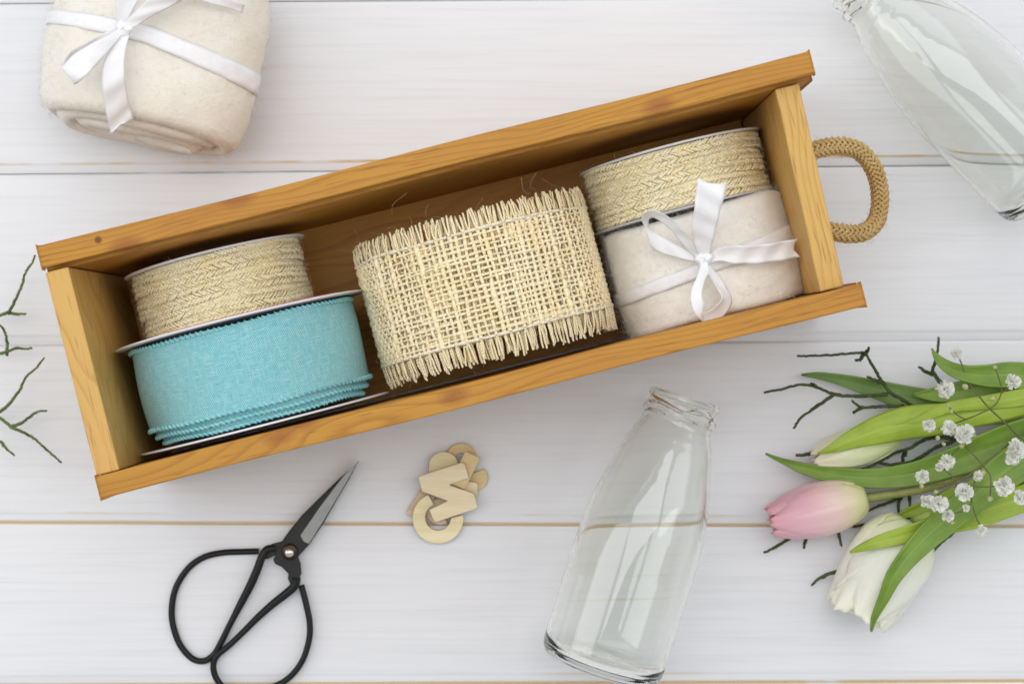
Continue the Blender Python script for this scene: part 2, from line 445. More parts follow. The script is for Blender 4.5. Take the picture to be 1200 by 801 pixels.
# ------------------------------------------------------------------ crate
FLOOR = .008
crate = thing('wooden_crate', 'long open amber pine crate with rope loop holding ribbon spools and rolls', 'crate', CC, CA)
vo, vi = .0505, .0415
wx = [mat_wood('amber_pine_long', 'x', 3), mat_wood('amber_pine_long_front', 'x', 8), mat_wood('amber_pine_floor', 'x', 5, freq=260)]
wy = [mat_wood('pale_pine_end', 'y', 11, 1.0, 240), mat_wood('pale_pine_end_right', 'y', 14, 1.0, 240)]
for sgn, xa, xb, mt, sh in ((1, -.1557, .1570, wx[0], .0), (-1, -.1555, .1543, wx[1], -.0008)):
    mb = MB()
    # board cross-section with a sliding-lid groove on its inner face (y, z)
    sec = [(vo, 0.0), (vo, H), (vi, H), (vi, H - .0045), (vi + .0030, H - .0050), (vi + .0030, H - .0085), (vi - .0012, H - .0090), (vi - .0012, 0.0)]
    if sgn < 0: sec = [(vo, 0.0), (vo, H), (vi, H), (vi, H - .0060), (vi + .0030, H - .0062), (vi + .0030, H - .0095), (vi, H - .0100), (vi, 0.0)]
    n = len(sec)
    xs = np.linspace(xa, xb, 40)
    V = np.array([[(x, sgn * y + sh + .0003 * math.sin(x * 37 + sgn) * (1 if z > .09 else 0), z) for (y, z) in sec] for x in xs])
    if sgn > 0: V = V[:, ::-1]
    base = mb.n
    mb.grid(V, closed_v=True, smooth=False)
    mb.f.append(tuple(base + k for k in range(n))[::-1]); mb.sm.append(False)
    mb.f.append(tuple(base + 39 * n + k for k in range(n))); mb.sm.append(False)
    o = mb.build('side_board', mt, crate); bevel(o, .0007, 2, 50)
def endboard(u0, u1, ztop, mt, skew):
    mb = MB(); y0, y1 = -vi - .0008 + .0003, vi - .0013 - .0002
    y0 = -(vi + .0006)
    v = []
    for z in (.0, ztop):
        for (u, y) in ((u0, y0), (u1, y0), (u1, y1), (u0, y1)):
            v.append((u + skew * (y / .042), y, z))
    mb.add(v, [(0, 3, 2, 1), (4, 5, 6, 7), (0, 1, 5, 4), (1, 2, 6, 5), (2, 3, 7, 6), (3, 0, 4, 7)], smooth=False)
    o = mb.build('end_board', mt, crate); bevel(o, .0006, 2); return o
endboard(-.1551, -.1458, H - .0010, wy[0], 0)
endboard(.1402, .1500, H - .0065, wy[1], .0012)
mb = MB(); box(mb, -.1456, .1398, -.0413, .0402, .0004, FLOOR); mb.build('floor_board', wx[2], crate)
# rope handle: eight strands braided round the loop
cp = [(942, 184), (958, 175), (985, 171), (1008, 178), (1025, 200), (1031, 228), (1028, 256), (1016, 270), (1000, 274), (981, 272), (955, 266)]
zz = [.074, .072, .068, .064, .060, .058, .060, .064, .067, .070, .072]
ctr = catmull([CL(x, y, z) for (x, y), z in zip(cp, zz)], 220)
T = np.gradient(ctr, axis=0); T /= np.linalg.norm(T, axis=1)[:, None]
N0 = np.cross(T, [0, 0, 1.0]); N0 /= np.linalg.norm(N0, axis=1)[:, None]; B0 = np.cross(T, N0)
ln = np.concatenate([[0], np.cumsum(np.linalg.norm(np.diff(ctr, axis=0), axis=1))])
mb = MB(); tube(mb, ctr, .0024, 10)
for k in range(16):
    d = 1 if k % 2 else -1
    ph = 2 * PI * (k // 2) / 8
    ang = d * ln / .0200 * 2 * PI + ph
    rr = .0030 + .0004 * np.cos(ang * 4 * 1 + (PI if d > 0 else 0) + 0 * ln)
    pts = ctr + (N0 * np.cos(ang)[:, None] + B0 * np.sin(ang)[:, None]) * rr[:, None]
    tube(mb, pts, .00070 * rng.uniform(.85, 1.12), 5)
for k in range(260):
    i = rng.integers(4, 214); a = rng.random() * 6.28
    p = ctr[i] + (N0[i] * math.cos(a) + B0[i] * math.sin(a)) * .0040
    d = (N0[i] * math.cos(a) + B0[i] * math.sin(a)) * .0012 + rng.normal(0, .0008, 3)
    tube(mb, [p, p + d * .6, p + d + rng.normal(0, .0004, 3)], .00004, 3, False)
rope = mb.build('rope_handle', M['rope'], crate)

# ------------------------------------------------------------------ spool helpers (axis = local y)
def flange(mb, R, y0, y1, r0=.008):
    lathe(mb, [(r0, y0), (R - .0003, y0), (R, y0 + .0002), (R, y1 - .0002), (R - .0003, y1), (r0, y1), (r0, y0)], 96, 'y')

def jute_winding(R, ya, yb, rows, lean=0, seed=1, fuzz=700):
    """braided herringbone jute: rows of slanted plump stitches round a cylinder"""
    rg = np.random.default_rng(seed); mb = MB()
    lathe(mb, [(R - .0013, ya), (R - .0008, ya + .0005), (R - .0008, yb - .0005), (R - .0013, yb)], 64, 'y')
    rp = (yb - ya) / rows; n = int(2 * PI * R / .0018)
    for r in range(rows):
        sl = 1 if r % 2 else -1
        yc = ya + (r + .5) * rp
        for k in range(n):
            th = 2 * PI * (k + .5 * (r % 2) + rg.normal(0, .10)) / n
            if math.sin(th) < -.55: continue
            yw = yc + .0006 * math.sin(th * 3 + r // 4 * 1.3 + seed) + lean * math.cos(th)
            ln_ = .0023 * rg.uniform(.85, 1.2); hw = rp * .47
            bulge = .0004 * math.sin(th * 5 + (r // 4) * 2 + seed)
            tt = np.linspace(-1, 1, 6)
            a = th + sl * 0 + (tt * ln_ * .75) / R
            yy = yw + sl * tt * hw + rg.normal(0, .00012)
            rr = R - .0006 + bulge - (.0006 if r % 4 == 3 else 0) + .00055 * np.cos(tt * PI / 2) + rg.normal(0, .00012)
            pts = np.stack([rr * np.cos(a), yy, rr * np.sin(a)], 1)
            for off in (0,):
                q = pts + np.array([-math.sin(th), 0, math.cos(th)]) * off
                tube(mb, q, .00056 * np.array([.6, .95, 1.05, 1.05, .95, .6]) * rg.uniform(.85, 1.15), 5, False)
    for k in range(fuzz):
        th = rg.uniform(-.4, PI + .4); y = rg.uniform(ya, yb)
        p = np.array([R * math.cos(th), y, R * math.sin(th)]); nrm = np.array([math.cos(th), 0, math.sin(th)])
        tg = np.array([-math.sin(th), 0, math.cos(th)]) * rg.normal(0, .003) + np.array([0, rg.normal(0, .002), 0])
        tube(mb, catmull([p, p + nrm * .0008 + tg * .5, p + nrm * rg.uniform(.0004, .0022) + tg], 6), .00005, 3, False)
    return mb

def place(name, label, cat, px, py, zc, group=None, rot=0.0):
    p = P(px, py, zc)
    o = thing(name, label, cat, (p.x, p.y, zc), CA + rot, group); return o

# left jute spool
zc = FLOOR + .0392
s1 = place('ribbon_spool', 'cream jute braid spool at the crate\'s left end, above the turquoise ribbon', 'ribbon spool', 262, 341, zc, 'spools of cream jute braid')
jute_winding(.0362, -.0142, .0142, 12, .0004, 3).build('jute_braid', M['jute'], s1)
mb = MB(); flange(mb, .0392, .0144, .0153); f = mb.build('flange', M['card'], s1)
mb = MB(); flange(mb, .0392, -.0153, -.0144); mb.build('flange', M['card'], s1)
# right jute spool
zc = FLOOR + .0395
s2 = place('ribbon_spool', 'cream jute braid spool at the crate\'s right end, above the small tied felt roll', 'ribbon spool', 794, 213, zc + .004, 'spools of cream jute braid')
s2.location.z = zc
jute_winding(.0378, -.0124, .0124, 11, -.0003, 9).build('jute_braid', M['jute'], s2)
mb = MB(); flange(mb, .0395, .0127, .0136); mb.build('flange', M['card'], s2)
mb = MB(); flange(mb, .0395, -.0136, -.0127); mb.build('flange', M['card_grey'], s2)

# teal spool
zc = FLOOR + .0532
s3 = place('ribbon_spool', 'wide turquoise linen ribbon on a white card spool, in the lower left of the crate', 'ribbon spool', 296, 433, zc)
Rt = .0478
mb = MB(); NN = 180
def band(mb, R, ya, yb, ny=22, wob=.0006, seed=0):
    a = np.linspace(0, 2 * PI, NN + 1); ys = np.linspace(ya, yb, ny)
    V = np.zeros((ny, NN + 1, 3)); UV = np.zeros((ny, NN + 1, 2))
    for i, y in enumerate(ys):
        s = (i / (ny - 1) - .5) * 2
        rr = R + wob * np.sin(a * 2 + seed) + wob * .6 * np.sin(a * 5 + seed * 2 + s * 2) - .0006 * s * s
        V[i, :, 0] = rr * np.cos(a); V[i, :, 1] = y + .0003 * np.sin(a * 3 + seed); V[i, :, 2] = rr * np.sin(a)
        UV[i, :, 0] = a * R; UV[i, :, 1] = y
    mb.grid(V, UV)
band(mb, Rt, -.0148, .0182); mb.build('linen_ribbon', M['teal'], s3)
mb = MB()
band(mb, Rt - .0024, -.0180, .0170, 8, .0003, 2); band(mb, Rt - .0044, -.0207, .0160, 8, .0003, 4); mb.build('inner_ribbon', M['teal'], s3)
def cord(mb, m2, R, y, seed):
    a = np.linspace(0, 2 * PI, 300, endpoint=False); rg = np.random.default_rng(seed)
    yw = y + .0003 * np.sin(a * 3) + .0002 * np.sin(a * 7 + seed)
    R = R + .0004 * np.sin(a * 2 + seed)
    pts = np.stack([R * np.cos(a), yw, R * np.sin(a)], 1)
    tube(mb, pts, .00072, 6, closed=True)
    nb = 118
    for k in range(nb):
        th = 2 * PI * (k + rg.normal(0, .08)) / nb
        if math.sin(th) < -.6: continue
        Rk = np.interp(th % (2 * PI), a, R); yk = np.interp(th % (2 * PI), a, yw)
        q = []
        for s in (-1, -.5, 0, .5, 1):
            aa = th + s * .0009 / Rk
            q.append((( Rk + .00062 * math.cos(s * 1.3)) * math.cos(aa), yk + s * .0010, (Rk + .00062 * math.cos(s * 1.3)) * math.sin(aa)))
        tube(m2, q, np.array([.4, .85, 1, .85, .4]) * .00056, 5, False)
M['teal_stitch'] = mat_thread('pale_teal_stitch', (.26, .60, .63), (.36, .69, .71))
for R_, y_, sd in ((Rt - .0008, .0182, 1), (Rt - .0009, -.0150, 2), (Rt - .0030, -.0180, 3), (Rt - .0050, -.0208, 4)):
    mb = MB(); m2 = MB(); cord(mb, m2, R_, y_, sd); o = mb.build('edge_cord', M['teal_edge'], s3); m2.build('overlock_stitch', M['teal_stitch'], o)
mb = MB(); flange(mb, .0532, .0205, .0213); fl = mb.build('flange', M['card'], s3)
mb = MB()
aa = np.linspace(.55, 2.0, 60); V = np.array([[(r * math.cos(t_), .02145, r * math.sin(t_)) for t_ in aa] for r in (.0470, .0529)])
mb.grid(V); rr = mb.build('printed_band', M['red'], fl); solid(rr, .0002)
mb = MB(); flange(mb, .0532, -.0236, -.0228); mb.build('flange', M['card'], s3)

# ------------------------------------------------------------------ burlap roll
zc = FLOOR + .0502
bur = place('burlap_roll', 'roll of loosely woven natural burlap with frayed edges, in the middle of the crate', 'burlap roll', 568, 336, zc, None, .01)
def weave(R, N, rows, half, seed, thr, fringe):
    rg = np.random.default_rng(seed)
    ax, ci, fr = MB(), MB(), (MB(), MB())
    yk = np.linspace(-half, half, rows) + rg.normal(0, .00022, rows); yk[0], yk[-1] = -half, half
    thj = (np.arange(N) + rg.normal(0, .10, N)) / N * 2 * PI
    amp = .00048
    slow = lambda th: .0006 * math.sin(th * 2 + seed) + .0005 * math.sin(th * 7 + seed * 2)
    for j in range(N):
        if math.sin(thj[j]) < -.45: continue
        fat = rg.uniform(.75, 1.25) * (1.5 if rg.random() < .06 else 1)
        n = (rows - 1) * 3 + 1
        t = np.linspace(0, rows - 1, n); y = np.interp(t, np.arange(rows), yk)
        rr = R + slow(thj[j]) + amp * np.cos(PI * (t + j)) * (.6 if fat > 1.5 else 1)
        drift = np.interp(t, np.linspace(0, rows - 1, 6), rg.normal(0, .10, 6)) * 2 * PI / N
        th = thj[j] + drift
        pts = np.stack([rr * np.cos(th), y, rr * np.sin(th)], 1)
        w = thr * fat * (1 + .22 * np.interp(t, np.linspace(0, rows - 1, 9), rg.normal(0, 1, 9)))
        tube(ax, pts, np.clip(w, thr * .55, thr * 2.0), 5, False)
        for sg, e in ((-1, 0), (1, -1)):
            p0 = pts[e]; L = fringe * rg.uniform(.80, 1.10) * (1.16 if sg < 0 else .98)
            for strand in range(2):
                a = rg.normal(0, .12); b = rg.normal(0, .20)
                q = []
                for s in np.linspace(0, 1, 6):
                    tt = th[e] + (a * s + b * s * s * .6) * .0045 / R + (strand - .5) * .0010 * min(1, s * 4) / R
                    r2 = rr[e] + .0010 * s * rg.normal(.1, .35) - .0008 * s * s
                    q.append((r2 * math.cos(tt), p0[1] + sg * L * s * (1 - .05 * strand), r2 * math.sin(tt)))
                tube(fr[0 if sg < 0 else 1], q, thr * .66 * np.array([1, 1, .98, .96, .9, .8]), 4)
    for k in range(rows):
        n = N * 3; th = np.linspace(0, 2 * PI, n, endpoint=False)
        sel = k in (0, rows - 1)
        j = th / (2 * PI) * N
        rr = R + np.array([slow(x) for x in th]) - amp * np.cos(PI * (j + k)) + (.0002 if sel else 0)
        y = yk[k] + np.interp(th, np.linspace(0, 2 * PI, 14), rg.normal(0, .00028, 14), period=2 * PI)
        keep = np.sin(th) > -.5
        i0 = int(np.argmax(~keep)); idx = (np.arange(n) + int(np.where(~keep)[0][-1]) + 1) % n; idx = idx[:int(keep.sum())]
        pts = np.stack([rr * np.cos(th), y, rr * np.sin(th)], 1)[idx]
        w = thr * .82 * (1 + .2 * np.interp(np.arange(len(idx)), np.linspace(0, len(idx), 40), rg.normal(0, 1, 40)))
        tube(ci if not sel else SEL, pts, np.clip(w, thr * .45, thr * 1.4) * (1.25 if sel else 1), 5, False)
    return ax, ci, fr
SEL = MB()
lay = [weave(.0502, 112, 20, .0212, 5, .00070, .0084)]
SEL2 = SEL
lay.append(weave(.0488, 106, 20, .0206, 6, .00070, .0088))
SEL.build('selvage_thread', M['burlap_white'], bur)
for k, (ax, ci, fr) in enumerate(lay):
    w = ax; w.v += ci.v; w.uv += ci.uv; w.f += [tuple(i + ax.n for i in f) for f in ci.f]; w.sm += ci.sm; w.n += ci.n
    w.build('woven_layer', M['burlap'], bur); fr[0].build('frayed_fringe', M['burlap'], bur); fr[1].build('frayed_fringe', M['burlap'], bur)
mb = MB(); lathe(mb, [(.010, -.0225), (.0468, -.0225), (.0478, -.0215), (.0478, .0215), (.0468, .0225), (.010, .0225), (.010, -.0225)], 64, 'y')
mb.build('inner_layers', M['burlap_core'], bur)
mbs = {-1: MB(), 1: MB()}
for k in range(110):
    th = rng.uniform(.2, PI - .2); sy = int(rng.choice([-1, 1])); mb = mbs[sy]; y = sy * rng.uniform(.018, .031)
    p = np.array([.0505 * math.cos(th), y, .0505 * math.sin(th)]); L = rng.uniform(.003, .008)
    q = [p]
    dr = np.array([math.cos(th) * .4 + rng.normal(0, .5), np.sign(y) * .6 + rng.normal(0, .5), .2])
    for s in range(5):
        dr = dr + rng.normal(0, .45, 3); q.append(q[-1] + dr / np.linalg.norm(dr) * L / 5)
    tube(mb, catmull(q, 14), .00005, 3, False)
mbs[-1].build('loose_fibres', M['hair'], bur); mbs[1].build('loose_fibres', M['hair'], bur)
for (a, b, c) in (((622, 222), (624, 212), (630, 203)), ((460, 250), (462, 238), (478, 225)), ((438, 330), (428, 322), (428, 318)), ((620, 228), (614, 222), (612, 208))):
    q = []
    for (x, y), z in zip((a, b, c), (.100, .104, .106)):
        w = P(x, y, z) - Vector((bur.location.x, bur.location.y, zc)); q.append(Rci @ w)
    mb = MB(); tube(mb, catmull(q, 14), .00007, 3, False); mb.build('loose_fibre', M['hair'], bur)

# ------------------------------------------------------------------ felt rolls
def felt_roll(root, a, b, half, thick, turns, power, mat, seed, fuzzn, slant=0.0, th0=-.4, shear=0.0, barrel=.015):
    """a strip of thick felt rolled into a flattened spiral; a, b = half-width and half-height; axis = local y"""
    rg = random.Random(seed)
    def oval(th, k):
        c, s = math.cos(th), math.sin(th)
        r = (abs(c) ** power + abs(s) ** power) ** (-1 / power)
        return (a - k) * c * r, (b - k * .95) * s * r
    nT = int(turns * 90); mb = MB()
    prof = []
    m = 26
    for i in range(m + 1):
        u = -1 + 2 * i / m
        edge = max(0, (abs(u) - .88) / .12)
        prof.append((u, .5 * thick * math.sqrt(max(0, 1 - edge ** 2.2)) * 1.0))
    V = []
    for i in range(nT + 1):
        th = th0 - 2 * PI * i / 90; k = thick * 1.16 * i / 90 + thick / 2
        x, z = oval(th, k); x1, z1 = oval(th, k + .001)
        n = Vector((x - x1, 0, z - z1)).normalized()
        tp = 1 if i < nT - 6 else max(.1, (nT - i) / 6)
        if i < 5: tp = .35 + .65 * i / 5
        row = []
        endj = .0040 * mnoise.noise(Vector((th * .5, seed, 0)))
        for sgn in (1, -1):
            seq = prof if sgn > 0 else prof[::-1][1:-1]
            for (u, h) in seq:
                y = u * half + endj * (1 if u > 0 else -1) * abs(u) + slant * k * 3 * (1 if u < 0 else 0) - shear * (b - z) / (2 * b) * min(1, max(0, -u + .25))
                p = Vector((x * (1 - barrel * abs(u) ** 3), y, z * (1 - barrel * abs(u) ** 4))) + n * (h * sgn * tp)
                w = .0011 * fbm(p, 55, seed) + .0005 * fbm(p, 190, seed + 2)
                p += n * w * (1 if sgn > 0 else .4)
                row.append(p)
        V.append(row)
    V = np.array([[tuple(p) for p in r] for r in V])
    base = mb.n; nv = V.shape[1]
    mb.grid(V, closed_v=True)
    mb.f.append(tuple(base + k for k in range(nv))); mb.sm.append(True)
    mb.f.append(tuple(base + nT * nv + k for k in range(nv))[::-1]); mb.sm.append(True)
    o = mb.build('felt_strip', mat, root)
    fz = MB(); r2 = np.random.default_rng(seed)
    outer = V[:92]
    for k in range(fuzzn):
        if r2.random() < .66:
            i = r2.integers(0, 91); j = r2.integers(1, 27)
        else:
            i = r2.integers(0, nT); j = r2.choice([0, 1, 25, 26, 27])
        p = V[i, j] + r2.normal(0, .0008, 3)
        nrm = np.array([p[0] / a, 0, p[2] / b]); nrm /= np.linalg.norm(nrm) + 1e-9
        if p[2] < -b * .6 or (nrm[2] > .72 and j not in (0, 1, 25, 26, 27) and r2.random() < .45): continue
        if j in (0, 1): nrm = nrm * .5 + np.array([0, -1, 0])
        if j in (25, 26, 27): nrm = nrm * .5 + np.array([0, 1, 0])
        L = r2.uniform(.0008, .0030); d = nrm * .45 + r2.normal(0, .7, 3); d /= np.linalg.norm(d)
        q = [p - d * .0004, p + d * L * .5, p + d * L * .75 + r2.normal(0, .0006, 3), p + d * L + r2.normal(0, .0009, 3)]
        tube(fz, q, .00003, 3, False)
    for k in range(70):                                     # longer curled fibres lying on the surface
        i = r2.integers(4, 84); j = r2.integers(3, 24); p = V[i, j]; q = [p]
        nrm = np.array([p[0] / a ** 2, 0, p[2] / b ** 2]); nrm /= np.linalg.norm(nrm)
        an = r2.random() * 6.3; tg = np.cross(nrm, [0, 1, 0])
        for s in range(7):
            an += r2.normal(0, .8); q.append(q[-1] + (tg * math.cos(an) + np.array([0, 1, 0]) * math.sin(an)) * .0009 + nrm * .00008)
        q = np.array(q) + nrm * .0007
        tube(fz, catmull(q, 16), .00004, 3, False)
    fz.build('wool_fuzz', M['fuzz'], root)
    def surf(th, y, lift):
        fr = ((th0 - th) % (2 * PI)) / (2 * PI)
        x, z = oval(th, thick * 1.16 * fr - lift - .0003); u = abs(y) / half; return (x * (1 - barrel * u ** 3), y, z * (1 - barrel * u ** 4))
    return surf

def ring_band(root, surf, yfun, w, mat, lift=.0006, name='ribbon_band', par=None):
    mb = MB(); ths = np.linspace(0, 2 * PI, 140)
    V = []; UV = []
    L = 0; prev = None
    for t in ths:
        c = yfun(t); wl = w(t) if callable(w) else w
        row = [surf(t, c + s * wl / 2, lift + .0003 * (1 - abs(s)) + .00022 * math.sin(t * 17 + s * 3)) for s in (-1, -.5, 0, .5, 1)]
        if prev is not None: L += math.dist(prev, row[2])
        prev = row[2]; V.append(row); UV.append([(L, (s + 1) / 2) for s in (-1, -.5, 0, .5, 1)])
    mb.grid(V, UV); o = mb.build(name, mat, par or root); solid(o, .00018, 1); return o

def ribbon(name, LR, mat, parent, root, rz, n=46, curl=0.0, notch=None, wav=.0003):
    """LR: list of (Lpx, Lpy, Lz, Rpx, Rpy, Rz) edge pairs"""
    Rm = Matrix.Rotation(-rz, 3, 'Z'); O = root.location
    def loc(px, py, z): return Rm @ (P(px, py, z) - O)
    A = np.array([[*loc(a, b, c), *loc(d, e, f)] for a, b, c, d, e, f in LR])
    S = catmull(A, n); mb = MB(); V = []; UV = []; L = 0
    for i in range(n):
        l, r = S[i, :3], S[i, 3:]
        if i: L += np.linalg.norm((l + r) / 2 - (S[i - 1, :3] + S[i - 1, 3:]) / 2)
        wd = np.linalg.norm(l - r); t = S[min(i + 1, n - 1)] - S[max(i - 1, 0)]
        tg = (t[:3] + t[3:]) / 2; nr = np.cross(tg, r - l); nn = np.linalg.norm(nr); nr = nr / nn if nn > 1e-12 else np.array([0, 0, 1.])
        row = []; ru = []
        K = 8
        for k in range(K + 1):
            s = k / K
            p = l * (1 - s) + r * s + nr * (curl * wd * math.sin(PI * s) + wav * math.sin(i * .55 + s * 4) * wd / .009)
            if notch and i == n - 1: p = p - tg / (np.linalg.norm(tg) + 1e-9) * notch * (1 - abs(2 * s - 1))
            if notch and i == n - 2: p = p - tg / (np.linalg.norm(tg) + 1e-9) * notch * .5 * (1 - abs(2 * s - 1))
            row.append(p); ru.append((L, s))
        V.append(row); UV.append(ru)
    mb.grid(V, UV); o = mb.build(name, mat, parent); solid(o, .00016, 0); return o

def knot(parent, root, rz, px, py, z, r, mat):
    mb = MB(); Rm = Matrix.Rotation(-rz, 3, 'Z'); c = Rm @ (P(px, py, z) - root.location)
    nu, nv = 20, 14; V = []; UV = []
    for i in range(nu):
        a = 2 * PI * i / nu; row = []
        for j in range(nv):
            b = -PI / 2 + PI * j / (nv - 1)
            rr = r * (1 + .16 * math.sin(3 * a + 2 * b) + .07 * math.sin(7 * a))
            row.append((c.x + rr * 1.15 * math.cos(b) * math.cos(a), c.y + rr * .95 * math.cos(b) * math.sin(a), c.z + rr * .7 * math.sin(b)))
        V.append(row); UV.append([(a * r, j / nv) for j in range(nv)])
    mb.grid(V, UV, closed_u=True)
    return mb.build('knot', mat, parent)

# small roll in the crate
fb = .040; zc = FLOOR + fb
r2_ = place('felt_roll', 'small ivory felt roll tied with white satin bow inside the crate', 'felt roll', 832, 309, zc + .010, None, .02)
r2_.location.z = zc
rz2 = CA + .02
surf = felt_roll(r2_, .0432, fb, .0224, .0050, 3, 2.5, M['felt2'], 21, 8000, th0=-1.2, barrel=.035)
bandp = ring_band(r2_, surf, lambda t: -.0010 + .0042 * math.cos(t) , lambda t: .0058 + .0042 * max(0, math.cos(t)), M['satin'])
zt = FLOOR + 2 * fb + .0022
a_ = (M['satin'], bandp, r2_, rz2)
ribbon('ribbon_tail', [(821, 304, zt + .001, 830, 303, zt + .001), (815, 290, zt + .006, 834, 288, zt + .006), (811, 268, zt + .013, 840, 266, zt + .012), (814, 240, zt + .020, 846, 240, zt + .018), (818, 208, zt + .024, 853, 214, zt + .022)], *a_, notch=.0024, curl=.06)
ribbon('ribbon_tail', [(831, 299, zt + .001, 832, 308, zt + .001), (840, 291, zt + .003, 843, 306, zt + .001), (860, 288, zt + .005, 862, 309, zt + .001), (884, 287.5, zt + .005, 886, 309, zt + .001), (910, 284, zt + .004, 912, 306, zt), (936, 279, zt + .001, 938, 301, zt - .002)], *a_, notch=.003, curl=.10)
ribbon('ribbon_loop', [(822, 301, zt, 818, 307, zt), (800, 290, zt + .001, 798, 303, zt), (775, 277, zt + .002, 776, 297, zt), (756, 263, zt + .004, 762, 287, zt + .001), (751, 255, zt + .010, 760, 262, zt + .004),
       (758, 248, zt + .015, 763, 254, zt + .009), (771, 247, zt + .016, 769, 257, zt + .010), (786, 256, zt + .014, 782, 265, zt + .009), (802, 271, zt + .010, 793, 278, zt + .006), (813, 287, zt + .006, 805, 292, zt + .003), (823, 302, zt + .002, 818, 304, zt + .001)], *a_, n=70, curl=.05)
ribbon('ribbon_loop', [(828, 306, zt + .001, 822, 306, zt), (838, 318, zt + .001, 826, 314, zt + .003), (851, 335, zt, 840, 338, zt + .004), (857, 352, zt, 846, 350, zt + .006), (851, 368, zt + .002, 834, 362, zt + .008), (833, 380, zt + .006, 822, 367, zt + .010),
       (818, 372, zt + .011, 825, 357, zt + .012), (810, 355, zt + .012, 822, 345, zt + .012), (811, 338, zt + .010, 825, 330, zt + .010), (818, 320, zt + .006, 831, 318, zt + .007), (822, 307, zt + .002, 829, 307, zt + .003)], *a_, n=70, curl=.06)
knot(bandp, r2_, rz2, 825, 304, zt + .002, .0030, M['satin'])

# big roll top left
bb = .034; zc = bb
rz1 = math.radians(-11.5)
p = P(188, 51, zc)
r1 = thing('felt_roll', 'large cream felt roll tied with white satin ribbon, lying outside the crate', 'felt roll', (p.x, p.y, zc), rz1)
surf = felt_roll(r1, .0515, bb, .0350, .0068, 3.1, 2.0, M['felt'], 33, 9000, slant=-.05, th0=-1.15, shear=.0085, barrel=.12)
bandb = ring_band(r1, surf, lambda t: -.0010 + (-.0085 * math.cos(t) if math.cos(t) > 0 else -.0015 * math.cos(t)), lambda t: .0075 + .0015 * math.cos(t), M['satin'])
zt = 2 * bb + .0018
a_ = (M['satin'], bandb, r1, rz1)
ribbon('ribbon_tail', [(141, 37, zt + .002, 153, 36, zt + .002), (132, 54, zt + .005, 148, 56, zt + .005), (122, 72, zt + .007, 146, 76, zt + .006), (119, 95, zt + .006, 147, 95, zt + .004), (123, 125, zt - .001, 151, 120, zt - .002), (130, 158, zt - .012, 157, 140, zt - .008)], *a_, notch=.003, curl=.06)
ribbon('ribbon_loop', [(139, 42, zt + .002, 137, 32, zt + .003), (112, 58, zt + .001, 110, 45, zt + .004), (90, 78, zt, 84, 60, zt + .006), (86, 97, zt + .003, 73, 72, zt + .008), (90, 98, zt + .008, 73, 77, zt + .010), (102, 88, zt + .012, 84, 66, zt + .013),
       (117, 72, zt + .011, 102, 54, zt + .013), (134, 52, zt + .007, 125, 42, zt + .008), (145, 38, zt + .003, 139, 33, zt + .003)], *a_, n=64, curl=.05)
ribbon('ribbon_loop', [(139, 35, zt + .002, 148, 34, zt + .002), (136, 18, zt + .006, 152, 20, zt + .005), (138, -4, zt + .010, 164, -2, zt + .008), (146, -30, zt + .013, 176, -22, zt + .010), (168, -44, zt + .015, 188, -26, zt + .016), (190, -34, zt + .015, 204, -16, zt + .017),
       (180, -12, zt + .014, 216, -2, zt + .014), (160, 12, zt + .009, 188, 14, zt + .009), (143, 28, zt + .004, 152, 35, zt + .004)], *a_, n=64, curl=.05)
ribbon('ribbon_tail', [(146, 30, zt + .001, 152, 34, zt + .001), (176, 8, zt + .001, 184, 14, zt), (214, -10, zt + .001, 222, 0, zt), (246, -8, zt, 246, 4, zt - .002), (287, 6, zt - .008, 284, 15, zt - .010)], *a_, curl=.05)
knot(bandb, r1, rz1, 146, 34, zt + .003, .0032, M['satin'])

